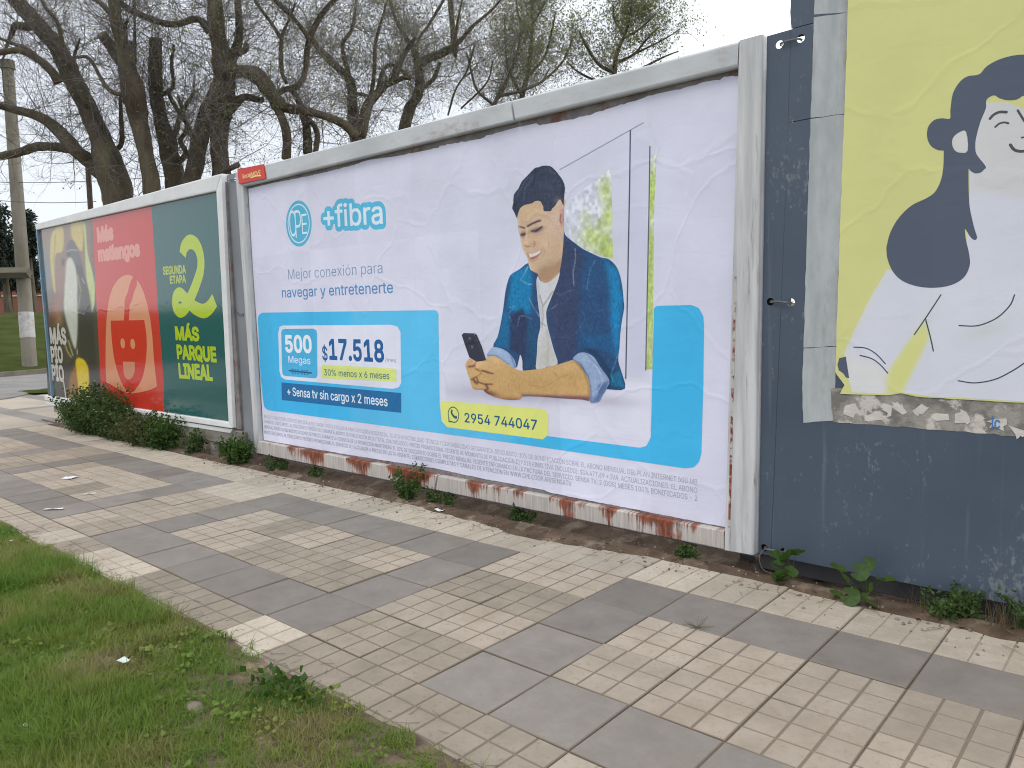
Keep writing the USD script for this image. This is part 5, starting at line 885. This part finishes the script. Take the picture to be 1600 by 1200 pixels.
bd = thing('brick_building', 'low red brick building behind the lawn, left of the far billboard', 'building', deep(28, 470, D) * [1, 1, 0])
with local(deep(28, 470, D) * [1, 1, 0]):
    A, B = deep(-60, 470, D), deep(57, 470, D + 1.5); e = (B - A) * [1, 1, 0]; e /= np.linalg.norm(e); nrm = np.array([e[1], -e[0], 0]); nrm *= -np.sign(nrm @ FWD) * -1
    def slab(x0, x1, ytop, ybot, off, dep, name, m):
        za, zb_ = deep(28, ytop, D)[2], deep(28, ybot, D)[2]; q0, q1 = A + e * 0, None
        P = lambda x: A + e * ((deep(x, 460, D) - A) @ e)
        a, b = P(x0), P(x1); pts = [p * [1, 1, 0] + nrm * o + [0, 0, zz] for p in (a, b) for o in (off, off + dep) for zz in (za, zb_)]
        h = trimesh.Trimesh(pts).convex_hull; obj(name, h, m, bd)
    slab(-60, 58, 447.5, 520, 0.0, 5.0, 'wall', M['brick_red']); slab(-60, 24, 460.3, 462.2, -0.06, 0.05, 'sill_band', M['pale_stone']); slab(46, 58, 460.8, 462.4, -0.06, 0.05, 'sill_band', M['pale_stone'])
    for k in range(7): slab(12 + k * 2.0, 13.4 + k * 2.0, 444.0, 447.3, -0.02, 0.1, 'railing_bar', M['pale_stone'])
    slab(24.2, 26.2, 447.6, 520, -0.10, 0.09, 'pier', M['timber']); slab(6.3, 8.0, 447.6, 520, -0.10, 0.09, 'pier', M['timber']); slab(-60, 58, 440, 447.0, 0.8, 4.0, 'roof', M['rusty_pipe'])
def conifer(label, x, y0, y1, D, w, seed, mat_='dark_leaf'):
    r = np.random.default_rng(seed); a, b = deep(x, y1, D), deep(x, y0, D); H = b[2] - a[2]; W = w / FOC * D / 2
    t = thing('evergreen_tree', label, 'tree', (a[0], a[1], 0))
    with local([a[0], a[1], 0]):
        obj('trunk', tube([a * [1, 1, 0], a * [1, 1, 0] + [0, 0, b[2] * 0.95]], [0.28, 0.06], 8), M['bark'], t)
        P = []
        for i in range(46):
            h = r.random() ** 0.9; th = r.random() * 6.28; R = W * (1.05 - 0.75 * h) * r.uniform(0.6, 1.1)
            s = np.linspace(0.15, 1, 60)[:, None] * [math.cos(th) * R, math.sin(th) * R, -0.18 * R]; P.append(np.array([a[0], a[1], a[2] + H * h]) + s + r.normal(0, 0.17, s.shape))
        obj('foliage', leaves(np.vstack(P), 0.34, seed, 0.6, 0.3), M[mat_], t, kind='stuff')
conifer('dark evergreen tree left of the concrete pole', 8, 322, 430, 46, 62, 5)
conifer('smaller dark evergreen tree showing right of the concrete pole', 46, 332, 400, 50, 30, 6)
conifer('dark bushy tree above the brick building, right of the pole', 50, 402, 452, 52, 44, 8)
conifer('dark bushy tree above the brick building, left of the pole', 14, 400, 450, 52, 56, 9)

# ------------------------------------------------------------------ grass
M['grass'] = usdkit.material(stage, '/World/Looks/grass', {
    'g': ('geometry', {}), 'n': ('noise_texture', {'scale': 1.55, 'detail': 4, 'roughness': 0.6}), 'r': ('rgb_ramp', {'ramp': [(0.30, (0.40, 0.345, 0.165)), (0.41, (0.32, 0.35, 0.085)), (0.52, (0.215, 0.335, 0.045)), (0.68, (0.14, 0.28, 0.028))]}),
    'i': ('map_range', {'to_min': 0.62, 'to_max': 1.38}), 'm': ('mix', {'mix_type': 'multiply', 'fac': 1.0}),
    'dr': ('math', {'math_type': 'greater_than', 'value2': 0.74}), 'oi': ('object_info', {}), 'md': ('mix', {'color2': (0.36, 0.31, 0.175)}), 'dk': ('math', {'math_type': 'multiply', 'value2': 0.75}),
    'p': ('principled_bsdf', {'roughness': 0.5, 'specular_ior_level': 0.3}), 't': ('translucent_bsdf', {}), 'x': ('mix_closure', {'fac': 0.35})},
    [('g.position', 'n.vector'), ('n.fac', 'r.fac'), ('g.random_per_island', 'i.value'), ('g.random_per_island', 'dr.value1'), ('dr.value', 'dk.value1'), ('r.color', 'md.color1'), ('dk.value', 'md.fac'), ('md.color', 'm.color1'), ('i.result', 'm.color2'),
     ('m.color', 'p.base_color'), ('m.color', 't.color'), ('p.BSDF', 'x.closure1'), ('t.BSDF', 'x.closure2')], surface='x.closure')
def blades(n, r, spread, L, wid, lean):
    th = r.random(n) * 6.283; rad = spread * np.sqrt(r.random(n)); P = np.column_stack([rad * np.cos(th), rad * np.sin(th), np.zeros(n)])
    a = r.random(n) * 6.283; l = L * r.uniform(0.45, 1.25, n); ln = lean * r.uniform(0.2, 1.5, n); w = wid * r.uniform(0.7, 1.3, n)
    o = np.column_stack([np.cos(a), np.sin(a), 0 * a]); s = np.column_stack([-np.sin(a), np.cos(a), 0 * a]); V = []
    for k, t in enumerate((0, 0.4, 0.75, 1.0)):
        c = P + o * (l * ln * t * t)[:, None] + np.array([0, 0, 1.0]) * (l * t * (1 - 0.32 * ln * t))[:, None]; ww = (w * (1 - t) ** 0.6)[:, None]
        V += [c - s * ww, c + s * ww] if t < 1 else [c]
    V = np.stack(V, 1); m = V.shape[1]; F = np.array([[0, 1, 3], [0, 3, 2], [2, 3, 5], [2, 5, 4], [4, 5, 6]])
    return V.reshape(-1, 3), (F[None] + (np.arange(n) * m)[:, None, None]).reshape(-1, 3)
gr = np.random.default_rng(12)
protos = [blades(34, gr, 0.05, L, 0.0016, ln) for L, ln in ((0.05, 0.5), (0.06, 0.7), (0.055, 0.9), (0.085, 0.7), (0.10, 0.9), (0.04, 1.0), (0.12, 0.8), (0.065, 1.1))]
def lawn_edge(x, off=0.0): return -2.49 + off + 0.09 * (fb(x, 0 * x + 0, 1.4, 3, 21) - 0.5) * 2
def rosette(n, r, s):
    ms = []
    for k in range(n):
        a = r.random() * 6.283; h = r.uniform(0.012, 0.045); d = r.uniform(0.01, 0.045); c = np.array([d * math.cos(a), d * math.sin(a), h]); t = np.arange(7) * 6.283 / 7; q = s * r.uniform(0.7, 1.2)
        e = np.column_stack([q * np.cos(t), q * 0.8 * np.sin(t), 0.25 * q * np.cos(2 * t)]) @ trimesh.transformations.euler_matrix(r.normal(0, 0.4), r.normal(0, 0.4), a)[:3, :3].T + c
        ms.append((np.vstack([e, c]), np.array([[j, (j + 1) % 7, 7] for j in range(7)])))
    return cat_(ms)
protos += [rosette(14, gr, 0.010), rosette(10, gr, 0.015)]
N = 24000
gx, gy = gr.uniform(-9.5, 1.0, N), gr.uniform(-4.9, -2.40, N)
e = -2.49 + 0.09 * (fb(gx, gy, 1.4, 3, 21) - 0.5) * 2 + 0.03 * (fb(gx, gy, 9, 3, 22) - 0.5) - np.clip((-gx - 3.2) * 0.016, 0, 0.08)
patch = fb(gx, gy, 1.1, 3, 41); dd = e - gy + 0.10 * (fb(gx, gy, 4.0, 3, 43) - 0.5)
keep = (dd > 0.03) & (gr.random(N) < np.clip(0.3 + (dd - 0.03) * 5.0, 0, 1)) & (gr.random(N) < np.clip(1.75 - 1.2 * (patch < 0.40) , 0, 1))
gx, gy, patch, dd = gx[keep], gy[keep], patch[keep], dd[keep]
kind = np.where(patch > 0.56, gr.choice([3, 4, 6, 1], len(gx)), np.where(patch > 0.46, gr.choice([0, 1, 2, 7, 3], len(gx)), gr.choice([0, 2, 5, 5], len(gx))))
kind = np.where(gr.random(len(gx)) < 0.05, gr.choice([8, 9], len(gx)), kind)
gi = UsdGeom.PointInstancer.Define(stage, '/World/grass'); UsdGeom.Scope.Define(stage, '/World/grass/blades')
rel = gi.CreatePrototypesRel()
for k, m in enumerate(protos):
    u = usdkit.mesh(stage, f'/World/grass/blades/tuft_{k:03d}', m, M['grass']); rel.AddTarget(u.GetPath())
gi.CreateProtoIndicesAttr(Vt.IntArray.FromNumpy(kind.astype(np.int32)))
gz = lawn_h(gx, gy) - 0.004
gi.CreatePositionsAttr(Vt.Vec3fArray.FromNumpy(np.column_stack([gx, gy, gz]).astype(np.float32)))
ang = gr.random(len(gx)) * 6.283
gi.CreateOrientationsAttr(Vt.QuathArray([Gf.Quath(float(math.cos(a / 2)), 0.0, 0.0, float(math.sin(a / 2))) for a in ang]))
sc = gr.uniform(0.7, 1.2, len(gx)).astype(np.float32); gi.CreateScalesAttr(Vt.Vec3fArray.FromNumpy(np.column_stack([sc, sc, sc])))
props(gi.GetPrim(), 'uneven lawn grass, lush green with dry patches, beside the pavement', 'grass', kind='stuff')
# dry straw lying along the lawn's edge
n = 900; x = gr.uniform(-5, 0.9, n); y = -2.50 + gr.normal(0, 0.09, n) - 0.05; a = gr.random(n) * 6.28; l = gr.uniform(0.02, 0.09, n)
zz = np.maximum(lawn_h(x, y), 0) + 0.003; P = np.stack([np.column_stack([x + np.cos(a) * l * t, y + np.sin(a) * l * t, zz + 0.012 * np.sin(t * 3.14) * gr.random(n)]) for t in (-0.5, 0, 0.5)], 1)
M['straw'] = mat('straw', (0.22, 0.17, 0.10), (0.34, 0.28, 0.18), scale=20, island=0.4)
obj('dry_straw', tubes(P, np.full((n, 3), 0.0011), 3), M['straw'], label='scattered dry straw along the edge of the lawn', cat='straw', kind='stuff')

# ------------------------------------------------------------------ weeds
M['weed'] = leaf_mat('weed_leaf', (0.055, 0.13, 0.018), (0.095, 0.18, 0.03), island=0.4, scale=6)
M['weed_dark'] = leaf_mat('weed_dark', (0.065, 0.13, 0.028), (0.115, 0.195, 0.048), island=0.45, scale=4)
M['weed_pale'] = leaf_mat('weed_pale', (0.10, 0.125, 0.035), (0.17, 0.165, 0.065), island=0.4, scale=6)
M['dry_weed'] = leaf_mat('dry_weed', (0.22, 0.165, 0.08), (0.30, 0.24, 0.13), island=0.4, scale=6)
M['petal'] = mat('petal', (0.72, 0.72, 0.68), rough=0.6)
M['stem'] = mat('green_stem', (0.06, 0.09, 0.03), (0.09, 0.12, 0.045), scale=6)
def bush(label, x, y, H, W, seed, m='weed_dark', n=60, leafsize=0.05, flowers=0, lean=(0, -0.1), group='weeds along the foot of the boards'):
    r = np.random.default_rng(seed); t = thing('weed_bush', label, 'weed', (x, y, 0), group=group)
    S = np.column_stack([r.normal(0, W * 0.22, n), r.normal(0, W * 0.16, n), np.zeros(n) + 0.0]); d = np.column_stack([S[:, 0] * 2.0 / W + r.normal(0, 0.2, n) + lean[0], S[:, 1] * 1.8 / W + r.normal(0, 0.22, n) + lean[1], np.full(n, 2.4)])
    P, R = grow(S, d, H * r.uniform(0.5, 1.1, n), np.full(n, 0.0032), seed + 1, 8, curl=0.25, up=0.0)
    P[:, :, 2] = np.maximum(P[:, :, 2], 0.01)
    obj('stems', tubes(P, R, 4), M['stem'], t)
    tt = r.random((n, 42)) ** 0.75 * 6.99; i = tt.astype(int); f = (tt - i)[..., None]; k = np.arange(n)[:, None]
    Q = (P[k, i] * (1 - f) + P[k, i + 1] * f).reshape(-1, 3) + r.normal(0, leafsize * 0.55, (n * 42, 3)); Q[:, 2] = np.maximum(Q[:, 2], 0.012)
    obj('foliage', leaves(Q, leafsize, seed + 2, 0.1, 0.55), M[m], t)
    if flowers:
        c = P[r.integers(0, n, flowers), -1] + r.normal(0, 0.012, (flowers, 3)) + [0, 0, 0.012]; ms = []
        for p in c:
            s = 0.013 * r.uniform(0.7, 1.3); q = np.column_stack([np.cos(np.arange(8) * .785) * s * (1, .5, 1, .5, 1, .5, 1, .5), np.sin(np.arange(8) * .785) * s * (1, .5, 1, .5, 1, .5, 1, .5), np.zeros(8)]) + p
            ms.append((np.vstack([q, p + [0, 0, 0.004]]), np.array([[j, (j + 1) % 8, 8] for j in range(8)])))
        obj('flowers', cat_(ms), M['petal'], t, kind='stuff')
    return t
bush('bushy weed with white flowers at the far end of the dark bird picture', -10.4, -0.18, 0.48, 0.36, 201, n=70, flowers=26)
bush('tall dark green weed in front of the yellow flower of the bird picture', -9.95, -0.18, 0.68, 0.52, 202, n=110, flowers=14)
bush('dense dark weed below the join of the bird picture and the red panel', -9.4, -0.18, 0.68, 0.50, 203, n=105, flowers=6)
bush('weed with a few white flowers under the middle of the red panel', -8.95, -0.16, 0.44, 0.42, 204, n=70, flowers=8)
bush('pale grassy weed clump under the join of red and green panels', -8.25, -0.20, 0.42, 0.50, 205, m='weed_pale', n=70, leafsize=0.05)
bush('round green weed under the left part of the green panel', -7.75, -0.16, 0.40, 0.42, 206, m='weed', n=50)
bush('low thin weed under the right part of the green panel', -7.05, -0.12, 0.30, 0.18, 207, n=9)
bush('bright green weed at the foot of the sheet between the billboards', -6.02, -0.14, 0.30, 0.22, 208, m='weed', n=26)
bush('low dark weed under the left end of the middle billboard', -5.35, -0.03, 0.12, 0.4, 209, n=14, leafsize=0.03)
bush('small dark weed tuft under the left third of the middle billboard', -4.75, -0.03, 0.10, 0.16, 210, n=9, leafsize=0.03)
bush('upright little weed rising against the rusty lower bar of the middle billboard', -3.27, -0.12, 0.30, 0.16, 211, m='weed', n=22, leafsize=0.03)
bush('low weeds right of the upright one under the rusty bar', -2.95, -0.06, 0.11, 0.25, 212, n=12, leafsize=0.03)
bush('grassy dark weed under the orange rust patch of the lower bar', -2.08, -0.06, 0.08, 0.22, 213, n=16, leafsize=0.028)
bush('tiny weed under the right end of the middle billboard', -0.72, -0.08, 0.08, 0.16, 214, n=12, leafsize=0.025)
bush('dark weeds hanging against the foot of the tall hoarding', 0.80, -0.10, 0.15, 0.24, 215, n=16, leafsize=0.032)
bush('green weed at the far right foot of the hoarding', 1.20, -0.08, 0.22, 0.26, 216, n=18, leafsize=0.035)
def mallow(label, spots, x, y, seed):
    """broad round lobed leaves on stalks, each leaf a part"""
    r = np.random.default_rng(seed); t = thing('mallow_plant', label, 'weed', (x, y, 0), group='weeds along the foot of the boards')
    for (dx, dy, h, s) in spots:
        c = np.array([dx, dy, h]); st = tube(spline([[dx * 0.2, 0.02, 0], [dx * 0.6, dy * 0.5, h * 0.7], c], 5), 0.0022, 5); obj('stalk', st, M['stem'], t)
        k = 21; th = np.linspace(-2.75, 2.75, k); rr = s * (0.90 + 0.10 * np.abs(np.cos(th * 2.6))) * (1 + r.normal(0, 0.03, k)); tl = r.normal([0, -0.35], 0.15); s = s * 1.5
        rings = []
        for f in (0.5, 1.0):
            q = np.column_stack([rr * f * np.cos(th), rr * f * np.sin(th), 0.04 * s * f * np.cos(th * 5.2) + 0.14 * s * f * f]); rings.append(q)
        V = np.vstack([[[0, 0, 0]], *rings]); a = r.random() * 6.28
        Rm = trimesh.transformations.euler_matrix(tl[0] - tl[1] * 2.2, tl[0], a)[:3, :3]
        F = [[0, 1 + i, 2 + i] for i in range(k - 1)] + [[1 + i, 1 + k + i, 2 + k + i] for i in range(k - 1)] + [[1 + i, 2 + k + i, 2 + i] for i in range(k - 1)]
        obj('leaf', (V @ Rm.T + c, np.array(F)), M['weed'], t, smooth=True)
mallow('broad-leaved mallow weed at the foot of the joint in the blue-grey sheets', [(0.02, -0.05, 0.15, 0.055), (-0.04, -0.06, 0.13, 0.05), (0.06, -0.03, 0.17, 0.045), (0.0, -0.10, 0.05, 0.05), (-0.03, -0.12, 0.03, 0.045), (0.05, -0.09, 0.08, 0.04), (-0.07, -0.04, 0.07, 0.035)], -0.05, -0.08, 301)
mallow('broad-leaved mallow weed under the torn band of the hoarding', [(-0.12, -0.04, 0.14, 0.045), (-0.05, -0.10, 0.10, 0.065), (0.06, -0.11, 0.07, 0.06), (0.0, -0.06, 0.15, 0.05), (0.12, -0.04, 0.13, 0.05), (-0.02, -0.14, 0.04, 0.05), (0.08, -0.15, 0.03, 0.045), (-0.10, -0.12, 0.03, 0.035), (0.03, -0.02, 0.19, 0.04)], 0.36, -0.10, 302)
dg = thing('dry_grass_tuft', 'tuft of dry straw-coloured grass at the far right foot of the hoarding', 'dry grass', (0.99, -0.14, 0))
obj('blades', blades(70, np.random.default_rng(5), 0.07, 0.17, 0.0014, 0.35), M['dry_weed'], dg)
dg = thing('dry_grass_tuft', 'thin dry grass left of the weeds under the hoarding', 'dry grass', (0.62, -0.13, 0))
obj('blades', blades(30, np.random.default_rng(6), 0.07, 0.13, 0.0012, 0.4), M['dry_weed'], dg)
bw = thing('weed_bush', 'broad-leaved weed in the grass where the lawn meets the pavement', 'weed', (-1.10, -2.62, 0.02))
r_ = np.random.default_rng(9); q_ = np.column_stack([r_.normal(0, 0.10, 130), r_.normal(-0.03, 0.05, 130), r_.uniform(0.02, 0.07, 130)]); obj('foliage', leaves(q_, 0.038, 91, -0.5, 0.75), M['weed'], bw)
# daisies in the lawn's far part
n = 26; x = gr.uniform(-6.5, -4.2, n); y = gr.uniform(-3.1, -2.66, n); ms = []
for px_, py_ in zip(x, y):
    s = 0.011; p = np.array([px_, py_, lawn_h(np.array([px_]), np.array([py_]))[0] + 0.055]); q = np.column_stack([np.cos(np.arange(8) * .785) * s, np.sin(np.arange(8) * .785) * s, 0.002 * (np.arange(8) % 2)]) + p
    ms.append((np.vstack([q, p]), np.array([[j, (j + 1) % 8, 8] for j in range(8)])))
obj('daisies', cat_(ms), M['petal'], label='tiny white flowers in the grass at the left edge', cat='flowers', kind='stuff')

# ------------------------------------------------------------------ litter and crumbs
M['litter'] = mat('litter_paper', (0.66, 0.65, 0.66), (0.74, 0.73, 0.74), scale=8, rough=0.7)
M['plastic'] = mat('litter_plastic', (0.46, 0.55, 0.52), (0.55, 0.62, 0.58), scale=8, rough=0.3)
M['pebble'] = mat('pebble', (0.24, 0.20, 0.155), (0.48, 0.43, 0.36), scale=12, island=0.4, bump=0.4)
M['stone'] = mat('field_stone', (0.15, 0.125, 0.095), (0.22, 0.19, 0.15), scale=14, bump=0.8)
def scrap(label, px, w, l, seed, m='litter', turn=0.0, z0=0.0, name='paper_scrap'):
    r = np.random.default_rng(seed); c = gnd(*px); n = 7; X, Y = np.meshgrid(np.linspace(-1, 1, n), np.linspace(-1, 1, 5), indexing='ij')
    Z = 0.006 + 0.012 * meshkit.fbm(np.stack([X * 1.3, Y * 1.1, 0 * X + seed], -1), 3, seed) + 0.006 * X * X * r.random() ; X = X * l / 2 * (1 + 0.12 * Y * r.normal()); Y = Y * w / 2 * (1 + 0.25 * X / l * r.normal() * 2)
    V = np.stack([X, Y, Z], -1).reshape(-1, 3); i, j = np.meshgrid(np.arange(n - 1), np.arange(4), indexing='ij'); at = lambda i, j: i * 5 + j
    F = quads(np.stack([at(i, j), at(i + 1, j), at(i + 1, j + 1), at(i, j + 1)], -1).reshape(-1, 4)); ca, sa = math.cos(turn), math.sin(turn); V[:, :2] = V[:, :2] @ np.array([[ca, sa], [-sa, ca]])
    o = obj(name, (V, F), M[m], label=label, cat='litter', smooth=True); UsdGeom.Xformable(o).AddTranslateOp().Set(Gf.Vec3d(float(c[0]), float(c[1]), z0))
scrap('white paper scrap on the beige tiles, farther along the pavement', (109, 748), 0.10, 0.13, 1, turn=0.6)
scrap('long crumpled paper strip on the grey tiles at the left', (84, 797), 0.035, 0.16, 2, turn=0.75)
scrap('curled pale strip on the beige tiles between two other scraps', (140, 773), 0.02, 0.09, 3, turn=1.2)
scrap('torn white paper lying by the dirt under the middle billboard', (688, 799), 0.07, 0.085, 4, turn=0.4)
scrap('scrap of pale bluish plastic in the grass', (197, 1060), 0.035, 0.05, 5, 'plastic', 0.3, 0.07, 'plastic_scrap')
scrap('small white paper ball in the grass at the lower left', (42, 1163), 0.02, 0.028, 6, turn=0.2, z0=0.06)
st_ = trimesh.creation.icosphere(3, 1.0); st_.vertices *= [0.055, 0.035, 0.022]; st_.vertices *= (0.8 + 0.4 * meshkit.fbm(st_.vertices * 40, 3, 2))[:, None]; P = gnd(305, 1121); st_.apply_translation([P[0], P[1], 0.036])
obj('stone', (st_.vertices, st_.faces), M['stone'], label='flat brownish stone lying in the grass', cat='stone', smooth=True)
ms = []; pr_ = np.random.default_rng(77); ico = trimesh.creation.icosphere(0)
for k in range(420):
    x = pr_.uniform(-7, 2.2); y = -0.30 + pr_.normal(0, 0.13); s = 0.004 + 0.009 * pr_.random() ** 3
    z_ = max(float(dirt_h(np.array([x]), np.array([y]))[0]), 0.0)
    ms.append((ico.vertices * (s * pr_.uniform(0.6, 1.2, 3)) * (1 + pr_.normal(0, 0.15, (12, 1))) + [x, y, z_ + s * 0.3], ico.faces))
obj('crumbs', cat_(ms), M['pebble'], label='crumbs of stone and mortar along the foot of the boards', cat='rubble', kind='stuff')
n = 160; x = pr_.uniform(-6.5, 2.2, n); y = -0.27 + pr_.normal(0, 0.10, n); a = pr_.random(n) * 6.28; l = pr_.uniform(0.03, 0.14, n); zz = np.maximum(dirt_h(x, y), 0) + 0.004
P = np.stack([np.column_stack([x + np.cos(a + 0.3 * t) * l * t, y + np.sin(a + 0.3 * t) * l * t, zz + 0.006 * pr_.random(n)]) for t in (-0.5, 0, 0.5)], 1)
obj('fallen_twigs', tubes(P, np.full((n, 3), 0.0014), 3), M['straw'], label='thin fallen twigs and straw on the dirt under the boards', cat='twigs', kind='stuff')
n = 110; x = pr_.uniform(-6.3, 2.2, n); y = -0.20 + pr_.normal(0, 0.10, n)
M['dead_leaf'] = mat('dead_leaf', (0.12, 0.075, 0.04), (0.24, 0.165, 0.09), scale=9, island=0.4)
obj('dead_leaves', leaves(np.column_stack([x, y, np.maximum(dirt_h(x, y), 0) + 0.008]), 0.035, 5, 0.3, 0.6), M['dead_leaf'], label='dry dead leaves lying on the dirt along the boards', cat='leaves', kind='stuff')
tw = thing('weed_bush', 'dead twiggy weed growing from a joint of the grey tiles', 'weed', gnd(1090, 981))
a_ = grow(np.zeros((16, 3)), np.random.default_rng(3).normal(0, 1, (16, 3)) * [1, 1, 0.2] + [0.2, 0.2, 0.35], np.full(16, 0.085), np.full(16, 0.0014), 4, 6, 0.3, 0); a_[0][:, :, 2] = np.maximum(a_[0][:, :, 2], 0.003)
obj('stems', tubes(*a_, 4), M['dry_weed'], tw)
